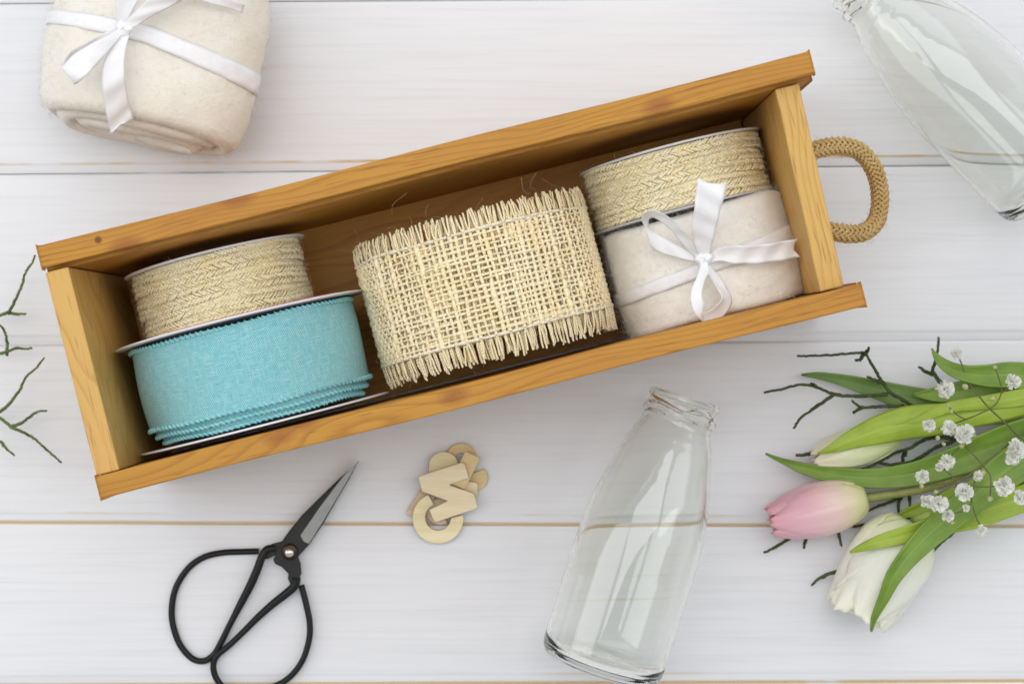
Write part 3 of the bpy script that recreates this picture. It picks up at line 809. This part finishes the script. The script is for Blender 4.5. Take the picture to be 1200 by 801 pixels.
# ------------------------------------------------------------------ bottles
def bottle(root):
    # radius profile by distance from the mouth, metres
    k = 1 / 2.218 / (F / (D - .027))
    Lb = 744 * k
    prof = [(86, 0), (93, 3), (95, 12), (92, 20), (89, 26), (89, 38), (96, 44), (99, 52), (96, 60), (91, 66), (92, 80), (99, 100), (112, 127), (127, 190), (140, 238), (149, 280), (156, 326), (160.5, 370), (163, 430), (163, 520), (163, 640), (162, 700), (157, 724), (146, 738), (128, 744)]
    pr = catmull([(r * k, h * k, 0) for r, h in prof], 120)[:, :2]
    for _ in range(60):                                      # even out the long shoulder curve
        sm = pr.copy(); sm[1:-1, 0] = (pr[:-2, 0] + pr[1:-1, 0] * 2 + pr[2:, 0]) / 4
        m_ = (pr[:, 1] > 84 * k) & (pr[:, 1] < 690 * k); pr[m_, 0] = sm[m_, 0]
    t = .0019
    outer = [(r, Lb - h) for r, h in pr]                       # local z: base at 0, mouth at Lb
    punt = [(128 * k * .80, .0010), (128 * k * .62, .0026), (0.00001, .0036)]
    inner = []
    for r, h in pr[::-1]:
        z = Lb - h
        if z < .0088: continue
        inner.append((r - t if h > 62 * k else min(r - t * .9, 83 * k), z))
    ib = [(0.00001, .0072), (inner[0][0] * .45, .0069), (inner[0][0] * .64, .0060), (inner[0][0] * .74, .0048), (inner[0][0] * .82, .0042), (inner[0][0] * .91, .0046), (inner[0][0] * .975, .0062)]
    top = [(84 * k, Lb + .0001)]
    full = [punt[2], punt[1], punt[0]] + outer[::-1] + top + inner[::-1] + ib[::-1]
    mb = MB(); n = 96; a = np.linspace(0, 2 * PI, n, endpoint=False)
    V = np.array([[(r * math.cos(x), r * math.sin(x), z) for x in a] for r, z in full])
    mb.grid(V, closed_v=True)
    mb.v[-1] = mb.v[-1]
    o = mb.build('bottle_body', M['glass'], root)
    me = o.data
    import bmesh
    bm = bmesh.new(); bm.from_mesh(me); bmesh.ops.remove_doubles(bm, verts=bm.verts, dist=.00003); bmesh.ops.recalc_face_normals(bm, faces=bm.faces); bm.to_mesh(me); bm.free()
    # screw lugs on the finish
    mb = MB()
    for q in range(4):
        a0 = q * PI / 2 + .3
        aa = np.linspace(a0, a0 + 1.25, 22)
        pts = [((89.5 * k) * math.cos(x), (89.5 * k) * math.sin(x), Lb - (22 + 22 * i / 21) * k) for i, x in enumerate(aa)]
        tube(mb, pts, np.sin(np.linspace(.15, PI - .15, 22)) ** .4 * .0011, 8)
    mb.build('screw_lug', M['glass'], root)
    return Lb
def lay(root, bx, by, mx, my, z=.0277):
    b = P(bx, by, z); m = P(mx, my, z); d = (m - b).normalized()
    root.location = b
    root.rotation_mode = 'QUATERNION'; root.rotation_quaternion = d.to_track_quat('Z', 'Y')
b1 = thing('glass_bottle', 'empty clear glass milk bottle lying below the crate, beside the wooden letters', 'bottle', group='empty glass milk bottles')
bottle(b1); lay(b1, 702, 784, 799, 478)
b2 = thing('glass_bottle', 'empty clear glass milk bottle in the top right corner, beyond the rope handle', 'bottle', group='empty glass milk bottles')
for ch in [c for c in b1.children]:
    c = ch.copy(); COL.objects.link(c); c.parent = b2
lay(b2, 1240, 215, 1018, -12)

# ------------------------------------------------------------------ scissors
SH = P(300, 690, 0)
sci = thing('scissors', 'small black handled scissors with wire loop grips, lying below the crate', 'scissors', SH)
def L3(px, py, z): v = P(px, py, z) - SH; return (v.x, v.y, v.z)
def wire(name, pts, r=.00145):
    mb = MB(); q = catmull([L3(x, y, z) for x, y, z in pts], 130); tube(mb, q, r if not isinstance(r, list) else np.interp(np.linspace(0, 1, 130), np.linspace(0, 1, len(r)), r), 10)
    return mb
def blade(poly, edge, z0, z1, name):
    mb = MB(); prism(mb, [L3(x, y, z1)[:2] for x, y in poly], z0, z1)
    o = mb.build(name, M['shank'], sci); bevel(o, .00035, 2, 30)
    if edge:
        mb = MB(); prism(mb, [L3(x, y, z1)[:2] for x, y in edge], z1 - .0003, z1 + .00012); mb.build('ground_bevel', M['edge'], o)
    return o
blade([(420.6, 539), (405, 556), (380, 578), (359, 598), (344, 617), (332, 636), (326, 644), (320, 655), (322, 660), (330, 664), (338, 672), (337, 677), (340, 684), (349, 680), (353, 672), (352, 660), (349, 652), (362, 638), (380, 611), (396, 583), (408, 563)],
      [(419.5, 541), (410, 549), (399, 562), (377, 591), (352, 627), (356, 634), (362, 636.5), (379, 610), (395, 583), (407, 563)], .0042, .0061, 'blade')
blade([(420.2, 540), (398, 560), (372, 585), (354, 603), (340, 620), (330, 634), (318, 637), (309, 643), (306, 652), (313, 655), (322, 650), (342, 655), (358, 640), (378, 610), (396, 583)], None, .0020, .0040, 'blade')
mb = wire('h', [(347, 676, .0050), (345, 686, .0048), (334, 696, .0045), (320, 707, .0042), (302, 723, .0040), (285, 740, .0038), (268, 756, .0036), (254, 768, .0035), (250, 780, .0034), (254, 795, .0032), (266, 807, .0030), (290, 811, .003), (315, 806, .003), (338, 794, .003), (354, 774, .003), (362, 750, .003), (363, 730, .003), (359, 708, .003), (353, 685, .003)],
          [.0022, .0020, .0018, .0016] + [.00145] * 12)
mb.build('handle', M['black'], sci)
mb = wire('h', [(322, 642, .0036), (313, 643, .0042), (307, 652, .0044), (301, 668, .0040), (293, 686, .0035), (282, 707, .003), (270, 730, .0026), (258, 754, .0022), (250, 767, .002), (238, 774, .0017), (224, 770, .0016), (210, 753, .0016), (202, 728, .0016), (202, 705, .0016), (208, 684, .0016), (222, 664, .0016), (240, 652, .0016), (262, 647, .0016), (285, 646, .0016), (303, 645.5, .0016)],
          [.0017, .0019, .0020, .0018] + [.00145] * 12)
mb.build('handle', M['black'], sci)
c = L3(339.8, 646, .006)
mb = MB(); lathe(mb, [(.0001, 0), (.0036, 0), (.0037, .0006), (.0030, .0010), (.0001, .0010)], 40)
w = mb.build('washer', M['brass'], sci); w.location = (c[0], c[1], .0060)
mb = MB(); lathe(mb, [(.0001, 0), (.0021, 0), (.0022, .0004), (.0017, .0010), (.0008, .0013), (.0001, .0014)], 32)
w = mb.build('rivet', M['rivet'], sci); w.location = (c[0] - .0002, c[1] - .0003, .0069)

# ------------------------------------------------------------------ wooden letters
def Lp(cx, cy): return (460 + cx / 5.343, 500 + cy / 5.343)
def arc(cx, cy, rx, ry, a0, a1, n=26): return [(cx + rx * math.cos(math.radians(a)), cy + ry * math.sin(math.radians(a))) for a in np.linspace(a0, a1, n)]
def letter(name, label, polyc, z0, th, mat, hole=None, tilt=None):
    cx = sum(p[0] for p in polyc) / len(polyc); cy = sum(p[1] for p in polyc) / len(polyc)
    O = P(*Lp(cx, cy), z0 + th); O.z = z0
    poly = [((P(*Lp(*p), z0 + th) - O).x, (P(*Lp(*p), z0 + th) - O).y) for p in polyc]
    mb = MB(); prism(mb, poly, 0, th); o = mb.build(name, mat)
    o.location = O
    if tilt: o.rotation_euler = tilt
    bevel(o, .00022, 2, 35)
    o['label'] = label; o['category'] = 'letter'; o['group'] = 'wooden letters in a small pile'
    return o
pl = [mat_ply('birch_ply_%s' % n, c, s) for n, c, s in (('pale', (.80, .71, .49), 1), ('cream', (.80, .72, .46), 2), ('tan', (.74, .59, .32), 3), ('rosy', (.66, .51, .34), 4))]
th = .0018
# lowest layer
letter('wooden_letter', 'dark tan straight bar of a letter sticking out left under the letter C', [(175, 392), (88, 532), (94, 552), (122, 564), (250, 470), (300, 380)], 0, th, pl[3])
letter('wooden_letter', 'tan ring shaped letter arching out at the top of the pile', arc(430, 200, 96, 98, 150, 400) + arc(430, 200, 34, 36, 400, 150), 0, th, pl[2])
letter('wooden_letter', 'tan curved letter poking out at the right of the pile like a leaf', arc(470, 320, 128, 92, -38, 60) + [(470, 350), (500, 290)], 0, th, pl[2])
letter('wooden_letter', 'rosy round letter seen through the hole of the letter C', arc(300, 530, 92, 82, 60, 330) + arc(300, 530, 35, 30, 330, 60), .0001, th, pl[3])
# middle
letter('wooden_letter', 'pale rounded top of a letter under the upper left of the letter M', [(228, 300), (228, 250)] + arc(320, 240, 92, 85, 185, 355, 20) + [(412, 300), (360, 340), (280, 340)], th + .0002, th, pl[1])
letter('wooden_letter', 'small pale square end of a letter at the right under the letter M', [(430, 350), (480, 340), (525, 346), (535, 360), (532, 440), (430, 440)], th + .0002, th, pl[0])
letter('wooden_letter', 'pale wooden letter C with its round side at the bottom of the pile', arc(285, 570, 160, 160, 248, -8 , 44) + arc(285, 566, 80, 80, 2, 252, 36), th + .0003, th, pl[1])
letter('wooden_letter', 'warm tan diagonal bar of a letter at the upper right under the letter M', [(455, 152), (550, 192), (452, 392), (352, 352)], 2 * th + .0004, th, pl[2])
letter('wooden_letter', 'pale wooden letter M lying on top of the pile', [(160, 310), (425, 224), (443, 224), (455, 236), (478, 318), (355, 362), (505, 415), (514, 425), (533, 495), (526, 510), (280, 592), (264, 590), (254, 580), (230, 518), (345, 462), (190, 405), (182, 396)], 3 * th + .0005, th, pl[0])

# ------------------------------------------------------------------ plants
def strip_leaf(root, name, pts, mat, n=40, cup=.25, fold=0.0, wave=.0006, thick=.0007, seed=0, par=None):
    """pts: (px, py, z, halfwidth px)"""
    A = []
    O = root.location
    for (x, y, z, w) in pts:
        q = P(x, y, z) - O; A.append((q.x, q.y, q.z, w * (D - z) / F))
    S = catmull(A, n); mb = MB(); V = []; UV = []
    for i in range(n):
        p = S[i, :3]; w = max(S[i, 3], .00012)
        t = S[min(i + 1, n - 1), :3] - S[max(i - 1, 0), :3]; t /= np.linalg.norm(t)
        side = np.cross(t, [0, 0, 1.]); side /= np.linalg.norm(side); up = np.cross(side, t)
        ca, sa = math.cos(fold), math.sin(fold); sd = side * ca + up * sa; u2 = up * ca - side * sa
        row = []; ru = []
        K = 12
        for k in range(K + 1):
            s = -1 + 2 * k / K
            h = -cup * w * (1 - s * s) * .8 + cup * w * .4 + wave * math.sin(i * .35 + seed + s * 2) * abs(s) - .05 * w * math.exp(-(s / .12) ** 2)
            row.append(p + sd * w * s + u2 * h); ru.append((i / (n - 1) * 4, k / K))
        V.append(row); UV.append(ru)
    V = np.array(V)
    lowest = (V[..., 2] + O.z).min()
    V[..., 2] = np.maximum(V[..., 2] + O.z, .0006) - O.z
    mb.grid(V, UV); o = mb.build(name, mat, par or root); solid(o, thick, 0); return o

def pipe(root, name, pts, mat, sides=8, n=30, par=None, bumpy=0.0):
    A = [(*(P(x, y, z) - root.location), r) for x, y, z, r in pts]
    S = catmull(A, n); mb = MB()
    if bumpy: S[:, :3] += rng.normal(0, bumpy, (n, 3)); S[:, 3] *= rng.uniform(.8, 1.25, n)
    tube(mb, S[:, :3], np.maximum(S[:, 3], .0001), sides); return mb.build(name, mat, par or root)

def tulip_head(root, name, bx, by, bz, tx, ty, tz, R, mat, spread=1.0, seed=1, open_=0.0, tipw=1.0):
    """six overlapping petals round the axis from base to tip"""
    b = P(bx, by, bz); tp = P(tx, ty, tz); ax = (tp - b); L = ax.length; ax.normalize()
    side = ax.cross(Vector((0, 0, 1))).normalized(); up = side.cross(ax).normalized()
    rg = random.Random(seed); b = b - root.location
    for ring in (1, 0):
        for q in range(3):
            ph = 2 * PI * q / 3 + (PI / 3 if ring else 0) + (PI / 2)
            mb = MB(); V = []; UV = []
            Ls = L * (rg.uniform(.93, 1.03) if open_ else rg.uniform(.975, 1.0)); Rr = R * (.90 if ring else 1.0)
            nu, nv = 34, 16
            for i in range(nu):
                s = i / (nu - 1)
                body = math.sin(PI * min(1, s * .80 + .045) ** .74) ** .60 if open_ else math.sin(PI * (s * .80 + .075)) ** .52
                rad = Rr * (body * (1 - .18 * s) + open_ * s * s * s)
                rad = max(rad, Rr * .10)
                hw = spread * (1.12 * (math.sin(PI * (s * .87 + .05)) ** .46)) * (1 - .10 * s * tipw)
                row = []; ru = []
                for k in range(nv + 1):
                    v = -1 + 2 * k / nv
                    a = ph + v * hw
                    rr = rad * (1 + .07 * math.exp(-(v / .10) ** 2) * s * (1 - s) * 3 - .05 * abs(v)) + (.0009 if open_ else .0003) * math.sin(v * 9 + s * 7 + seed + q) * s
                    ext = Ls * s - Ls * (.17 if open_ else .11) * s * s * abs(v) ** 2.5 + Ls * .012 * math.sin(v * 11 + q) * s * s
                    p = b + ax * ext + (side * math.cos(a) + up * math.sin(a)) * rr
                    row.append(tuple(p)); ru.append((s, k / nv))
                V.append(row); UV.append(ru)
            mb.grid(V, UV); o = mb.build(name, mat, root); solid(o, .0005, -1)

def tulip_root(label, px, py): return thing('tulip', label, 'tulip', P(px, py, 0), 0, 'tulips lying in a loose bunch')

t1 = tulip_root('pink tulip with its bud pointing left, just above the ivory tulip', 1000, 590)
tulip_head(t1, 'petal', 1014, 583, .0155, 899, 612, .0150, .0138, M['pink'], 1.22, 4)
pipe(t1, 'stem', [(1006, 585, .0155, .0024), (1030, 581, .0150, .0021), (1062, 576, .015, .0020), (1100, 567, .015, .0021), (1140, 550, .016, .0022), (1175, 532, .017, .0023), (1230, 500, .018, .0024), (1300, 470, .018, .0024)], M['stem'])
strip_leaf(t1, 'leaf', [(897, 531, .012, .5), (915, 539, .013, 3), (940, 548, .014, 6), (975, 556, .016, 9), (1020, 560, .018, 11), (1070, 555, .019, 14), (1120, 540, .020, 17), (1160, 525, .021, 20), (1200, 512, .021, 22), (1280, 485, .02, 20)], M['leaf'], cup=.35, seed=2)
t2 = tulip_root('open ivory tulip facing down at the bottom of the bunch', 1060, 660)
tulip_head(t2, 'petal', 1068, 612, .0165, 1003, 724, .0170, .0198, M['ivory'], 1.26, 11, .30, .3)
strip_leaf(t2, 'leaf', [(996, 647, .034, .5), (1010, 641, .0345, 4), (1035, 633, .036, 8), (1065, 625, .036, 10), (1110, 612, .033, 13), (1150, 600, .030, 16), (1200, 583, .026, 16), (1270, 560, .02, 15)], M['leaf_lime'], cup=.3, seed=5)
strip_leaf(t2, 'leaf', [(1021, 739, .030, .5), (1025, 722, .034, 4), (1036, 700, .0385, 7), (1048, 674, .041, 10), (1066, 650, .041, 12), (1090, 625, .039, 15), (1120, 600, .036, 17), (1158, 568, .031, 20), (1195, 540, .028, 22), (1270, 500, .024, 22)], M['leaf'], cup=.3, seed=7)
pipe(t2, 'stem', [(1070, 612, .0165, .0026), (1100, 600, .015, .0024), (1150, 592, .013, .0024), (1210, 590, .012, .0024), (1290, 580, .012, .0024)], M['stem_lime'])
t3 = tulip_root('closed greenish white tulip bud wrapped in a broad lime green leaf', 1050, 515)
tulip_head(t3, 'petal', 1052, 508, .0120, 952, 541, .0110, .0105, M['budp'], 1.0, 14)
strip_leaf(t3, 'leaf', [(958, 531, .021, .5), (975, 525, .022, 5), (1000, 514, .0235, 11), (1035, 502, .0245, 17), (1065, 495, .0245, 19), (1100, 491, .024, 18), (1140, 485, .024, 15), (1180, 478, .024, 13), (1240, 462, .022, 12), (1300, 450, .022, 12)], M['leaf_lime'], cup=-.45, seed=3)
pipe(t3, 'stem', [(1050, 509, .0120, .0026), (1100, 500, .013, .0026), (1150, 491, .014, .0030), (1200, 486, .015, .0032), (1290, 470, .016, .0032)], M['stem_lime'])
strip_leaf(t3, 'leaf', [(1042, 500, .025, .8), (1075, 492, .026, 4), (1110, 478, .027, 6), (1150, 472, .027, 8), (1200, 465, .026, 10), (1280, 450, .024, 10)], M['leaf_lime'], cup=-.3, seed=9)
t4 = thing('tulip', 'leafy green tulip stem without a visible bloom at the top of the bunch', 'tulip', P(1150, 450, 0), 0, 'tulips lying in a loose bunch')
strip_leaf(t4, 'leaf', [(939, 439, .006, .5), (960, 440, .007, 4), (990, 446, .008, 7), (1030, 457, .009, 11), (1070, 468, .010, 15), (1110, 476, .011, 17), (1150, 474, .012, 18), (1200, 468, .013, 17), (1280, 455, .014, 16)], M['leaf_dark'], cup=.25, seed=1)
strip_leaf(t4, 'leaf', [(1070, 462, .014, .8), (1095, 462, .015, 8), (1130, 458, .017, 13), (1170, 450, .018, 16), (1210, 446, .018, 18), (1280, 440, .018, 18)], M['leaf'], cup=.3, seed=4)
strip_leaf(t4, 'leaf', [(1092, 408, .026, .6), (1100, 421, .0265, 5), (1115, 432, .027, 8), (1135, 438, .0265, 10), (1160, 440, .026, 13), (1185, 439, .025, 15), (1230, 442, .024, 16), (1290, 440, .022, 14)], M['leaf'], cup=.35, seed=6)
t5 = thing('tulip', 'slender green tulip leaves and stem emerging between the pink and the ivory tulip', 'tulip', P(1120, 590, 0), 0, 'tulips lying in a loose bunch')
strip_leaf(t5, 'leaf', [(1040, 611, .010, .6), (1060, 602, .012, 5), (1085, 594, .014, 8), (1110, 585, .0165, 10), (1140, 575, .019, 11), (1180, 560, .020, 13), (1260, 540, .018, 13)], M['leaf_lime'], cup=.3, seed=8)
strip_leaf(t5, 'leaf', [(1090, 600, .018, 1), (1120, 596, .019, 10), (1160, 583, .020, 15), (1200, 566, .021, 18), (1270, 545, .02, 18)], M['leaf_lime'], cup=.3, seed=12)

# twigs
def twig(label, segs, mat, z=.006, r0=.0010, group='mossy twigs', zs=None):
    x0, y0 = segs[0][0][0], segs[0][0][1]
    root = thing('twig', label, 'twig', P(x0, y0, 0), 0, group)
    for i, s in enumerate(segs):
        n = max(8, int(len(s) * 7)); m = len(s)
        pts = []
        for k, p in enumerate(s):
            f = k / (m - 1)
            zz_ = p[2] if len(p) > 2 else z + .002 * math.sin(k * 1.7 + i)
            pts.append((p[0], p[1], zz_, r0 * (.62 + .5 * f)))
        A = [(*(P(x, y, q) - root.location), r) for x, y, q, r in pts]
        S = catmull(A, n)
        S[1:-1, :3] += rng.normal(0, .00011, (n - 2, 3)); S[:, 3] *= rng.uniform(.88, 1.15, n) * .80
        mb = MB(); tube(mb, S[:, :3], S[:, 3], 7)
        for k in range(2, n - 1, 3):                        # leaf-scar buds
            if rng.random() < .4:
                d = rng.normal(0, 1, 3); d[2] = abs(d[2]) * .3; d /= np.linalg.norm(d)
                t_ = S[k - 1, :3] - S[k, :3]; t_ /= np.linalg.norm(t_) + 1e-9
                p = S[k, :3]; tube(mb, [p, p + (d * .5 + t_ * .8) * S[k, 3] * 1.3, p + (d * .5 + t_ * 1.2) * S[k, 3] * 1.7], [S[k, 3] * .9, S[k, 3] * .6, S[k, 3] * .2], 5)
        mb.build('stem' if i == 0 else 'side_shoot', mat, root)
    return root
TD, TL = M['twig'], M['twig_light']
twig('mossy twig with curled tip reaching out above the leaves', [
    [(934, 417), (960, 416.5), (985, 415), (1008, 413), (1014, 414), (1020, 424), (1026, 434), (1034, 447), (1043, 459), (1061, 470), (1074, 478), (1110, 490)],
    [(1002, 421.5), (1008, 421), (1012, 415)], [(1018, 407), (1017, 411), (1014, 415)], [(1016, 441), (1025, 445), (1035, 448)],
    [(895, 460), (915, 456), (934, 451), (952, 452), (966, 457), (979, 462), (1005, 464), (1040, 461.5)],
    [(930, 502), (938, 490), (950, 481), (960, 474), (977, 462.5)], [(950, 449), (956, 452)],
    [(998, 468.5), (1003, 473), (1011, 477), (1035, 476), (1059, 475.5)], [(1000, 483), (1005, 480), (1011, 477)]], TD, .016)
twig('dark forked twig standing out of the leaves near the topmost tulip leaf', [
    [(1100, 395), (1099, 410), (1096, 424), (1093, 434), (1097, 441), (1104, 450)], [(1077, 430), (1084, 435), (1093, 438)]], TD, .016, .0011)
twig('dark twig running beneath the bud and the long middle leaf', [
    [(1005, 549), (1022, 545), (1037, 537), (1050, 530), (1064, 526), (1074, 520), (1083, 515), (1096, 512), (1120, 513), (1155, 516), (1200, 515)],
    [(933, 533), (941, 533), (949, 531), (962, 524), (973, 522)],
    [(1018, 538), (1030, 542), (1042, 544), (1053, 543), (1067, 541), (1082, 533), (1101, 522), (1112, 519), (1120, 514), (1123, 507), (1117, 503), (1111, 500)],
    [(1058, 543), (1058, 536), (1061, 529)], [(1166, 502), (1175, 506), (1185, 510), (1200, 512)], [(1180, 558), (1190, 552), (1205, 549)]], TD, .010, .0012)
twig('dark twig crossing behind the pink and ivory tulips', [
    [(1000, 617, .004), (1020, 613, .004), (1045, 608.5, .006), (1072, 606, .008), (1094, 605, .008), (1130, 598, .008)],
    [(895, 647), (908, 641), (921, 633), (940, 622)], [(942, 642), (944, 633), (950, 622)], [(986, 639), (983, 626.5), (982, 615)], [(951, 686), (959, 678), (969, 673), (985, 668)],
    [(1009, 601), (1034, 591), (1047, 586), (1056, 581), (1053, 573)], [(1053, 600), (1053, 590), (1056, 581)], [(1066, 593), (1066, 585), (1064, 576)],
    [(1067, 697), (1073, 689), (1078, 681), (1083, 666), (1094, 644), (1111, 628), (1125, 616)]], TD, .006, .0011)
twig('thin green twig at the left edge beside the crate\'s corner', [
    [(41, 299), (37, 309), (30, 319), (26, 333), (19, 349), (11, 364), (0, 369), (-20, 374)], [(30.5, 367), (20, 368), (8, 366)], [(0, 381), (5, 387), (8, 399), (8.5, 407), (7.6, 416)], [(37, 408), (28, 408.5), (19, 407.6), (8, 412), (-4, 414), (-20, 410)]], TL, .012, .0009, 'green twigs at the left edge')
twig('thin forked green twig at the left edge below the other twig', [
    [(72, 542), (64, 535), (55, 527), (38, 512), (24, 505), (13, 500), (0, 490), (-20, 484)], [(52, 419), (42, 431), (30, 442), (24, 455), (15, 468), (8, 476), (-6, 486)],
    [(55, 481), (44, 482), (34, 489), (24, 496), (13, 500)], [(17, 533.5), (8, 526), (0, 517), (-16, 508)]], TL, .012, .0009, 'green twigs at the left edge')

# baby's breath
def gyp_flower(root, px, py, z, rpx, seed):
    rg = np.random.default_rng(seed); R = rpx * (D - z) / F; c = P(px, py, z) - root.location; c = np.array(c)
    mb = MB()
    for k in range(120):
        d = rg.normal(0, 1, 3); d[2] = abs(d[2]) * .8 - .15; d /= np.linalg.norm(d)
        r = R * rg.uniform(.45, 1.0); t = np.cross(d, rg.normal(0, 1, 3)); t /= np.linalg.norm(t); n = np.cross(d, t)
        w = R * rg.uniform(.17, .28)
        rows = []
        for i, s in enumerate((0, .45, .8, 1)):
            ww = w * (.25, .8, 1, .7)[i]
            rows.append([c + d * r * (.35 + .65 * s) + t * ww * q + n * (w * .5 * s * s + .18 * w * math.sin(q * 5 + k) * s) for q in (-1, -.5, 0, .5, 1)])
        mb.grid(rows)
    return mb.build('flower', M['gyp'], root)
def spray(label, stems, flowers, buds, seed):
    x0, y0, z0 = stems[0][0]
    root = thing('flower_spray', label, 'flower spray', P(x0, y0, 0), 0, "sprays of baby's breath")
    for i, s in enumerate(stems):
        pipe(root, 'stem' if i == 0 else 'side_stem', [(x, y, z, .00042 if i == 0 else .00032) for x, y, z in s], M['gyp_stem'], 5, 20)
    for k, (x, y, z, r) in enumerate(flowers): gyp_flower(root, x, y, z, r, seed + k)
    for x, y, z, r in buds:
        mb = MB(); R = .8 * r * (D - z) / F; c = P(x, y, z) - root.location
        lathe(mb, [(R * math.sin(a), -R * 1.15 * math.cos(a)) for a in np.linspace(0.01, PI - .01, 9)], 10)
        o = mb.build('bud', M['gyp_bud'], root); o.location = c; o.rotation_euler = (.8, .5, x)
z = .046
spray('spray of tiny white flowers over the upper tulip leaves and the bud', [
    [(1240, 545, .036), (1195, 512, .040), (1178, 495, z), (1160, 479, z), (1148, 465, z), (1135, 450, z)],
    [(1166, 430, z), (1171, 445, z), (1174, 458, z), (1168, 472, z), (1160, 479, z)], [(1160, 479, z), (1140, 488, z), (1118, 496, .042), (1100, 502, .038)],
    [(1187, 447, z), (1180, 455, z), (1172, 462, z)], [(1111, 476, z), (1122, 486, z), (1131, 491, z)], [(1120, 413, .03), (1126, 424, .032), (1130, 436, .034)], [(1131, 508, .046), (1127, 520, .044), (1118, 530, .042), (1110, 540, .042)]],
    [(1107, 456, z, 12), (1187, 447, z, 10.5), (1089, 498, z, 9), (1112, 501, z, 10), (1131, 508, .050, 13), (1110, 541, z, 10.5), (1192, 526, z, 14), (1186, 536, z, 10), (1121, 414, .032, 8)],
    [(1131, 453, z, 4.5), (1163, 467, z, 4), (1166, 430, z, 3.2), (1111, 475, z, 3.2), (1115, 482, z, 3), (1099, 513, z, 3.5), (1127, 522, z, 4), (1106, 520, z, 3)], 100)
spray('spray of tiny white flowers over the stems between the pink and ivory tulips', [
    [(1250, 470, .036), (1195, 508, .040), (1170, 530, z), (1151, 544, z), (1135, 557, z), (1118, 566, z), (1098, 580, z)],
    [(1131, 523, z), (1141, 533, z), (1151, 544, z)], [(1118, 566, z), (1126, 570, z), (1133, 576, z)], [(1144, 558, z), (1140, 575, z), (1138, 592, z)], [(1151, 544, z), (1160, 556, z), (1161, 568, z), (1160, 584, z)], [(1140, 593, z), (1144, 606, z), (1150, 618, z)],
    [(1140, 570, z), (1158, 570, z), (1176, 568, z)], [(1106, 549, z), (1114, 556, z), (1120, 563, z)], [(1110, 603, z), (1122, 600, z), (1136, 597, z)], [(1082, 570, z), (1095, 568, z), (1112, 565, z)]],
    [(1130, 576, .048, 12), (1086, 587, z, 9.5), (1100, 590, .049, 12), (1111, 604, z, 8.5), (1177, 569, .048, 13), (1196, 582, z, 10), (1150, 621, z, 7.5), (1081, 558, .040, 9), (1146, 557, z, 7), (1101, 547, z, 6), (1132, 595, z, 5)],
    [(1152, 554, z, 4), (1160, 584, z, 4.2), (1080, 569, z, 3.5), (1097, 576, z, 3.5), (1116, 612, z, 3), (1144, 559, z, 4.2)], 200)

# ------------------------------------------------------------------ light, world, camera
def area(name, loc, tgt, sx, sy, power, col):
    l = bpy.data.lights.new(name, 'AREA'); l.shape = 'RECTANGLE'; l.size = sx; l.size_y = sy; l.energy = power; l.color = col
    o = bpy.data.objects.new(name, l); COL.objects.link(o); o.location = loc
    o.rotation_euler = (Vector(tgt) - Vector(loc)).to_track_quat('-Z', 'Y').to_euler(); return o
area('window_light_back', (-.1, 1.25, 1.25), (0, 0, 0), 1.5, .9, 4.6, (.985, .99, 1))
area('overhead_fill', (-.05, .30, 1.55), (0, 0, 0), 1.3, .8, 8.6, (.985, .99, 1))  # added fill lamp from above, brightens the rolls and spools in the crate
area('window_light_side', (-1.2, .12, 1.10), (0, .05, 0), .7, 1.2, 6.0, (.985, .99, 1))
area('window_light_other_side', (1.2, .2, 1.2), (0, .05, 0), .7, 1.2, 4.6, (.985, .99, 1))
W = bpy.data.worlds.new('World'); SC.world = W; W.use_nodes = True
W.node_tree.nodes['Background'].inputs[0].default_value = (.965, .985, 1.0, 1); W.node_tree.nodes['Background'].inputs[1].default_value = .56
cam = bpy.data.cameras.new('camera'); co = bpy.data.objects.new('camera', cam); COL.objects.link(co)
co.location = (0, 0, D); co.rotation_euler = (0, 0, 0)
cam.sensor_width = 36; cam.lens = F / 1200 * 36; cam.clip_start = .05; cam.clip_end = 50
cam.dof.use_dof = True; cam.dof.focus_distance = D - .075; cam.dof.aperture_fstop = 11
SC.camera = co
SC.view_settings.view_transform = 'Standard'; SC.view_settings.look = 'None'; SC.view_settings.exposure = 0; SC.view_settings.gamma = 1
cy = SC.cycles
cy.max_bounces = 20; cy.transmission_bounces = 18; cy.transparent_max_bounces = 12; cy.glossy_bounces = 6; cy.diffuse_bounces = 4
cy.caustics_refractive = True; cy.caustics_reflective = False; cy.blur_glossy = 0.3
cy.use_denoising = True
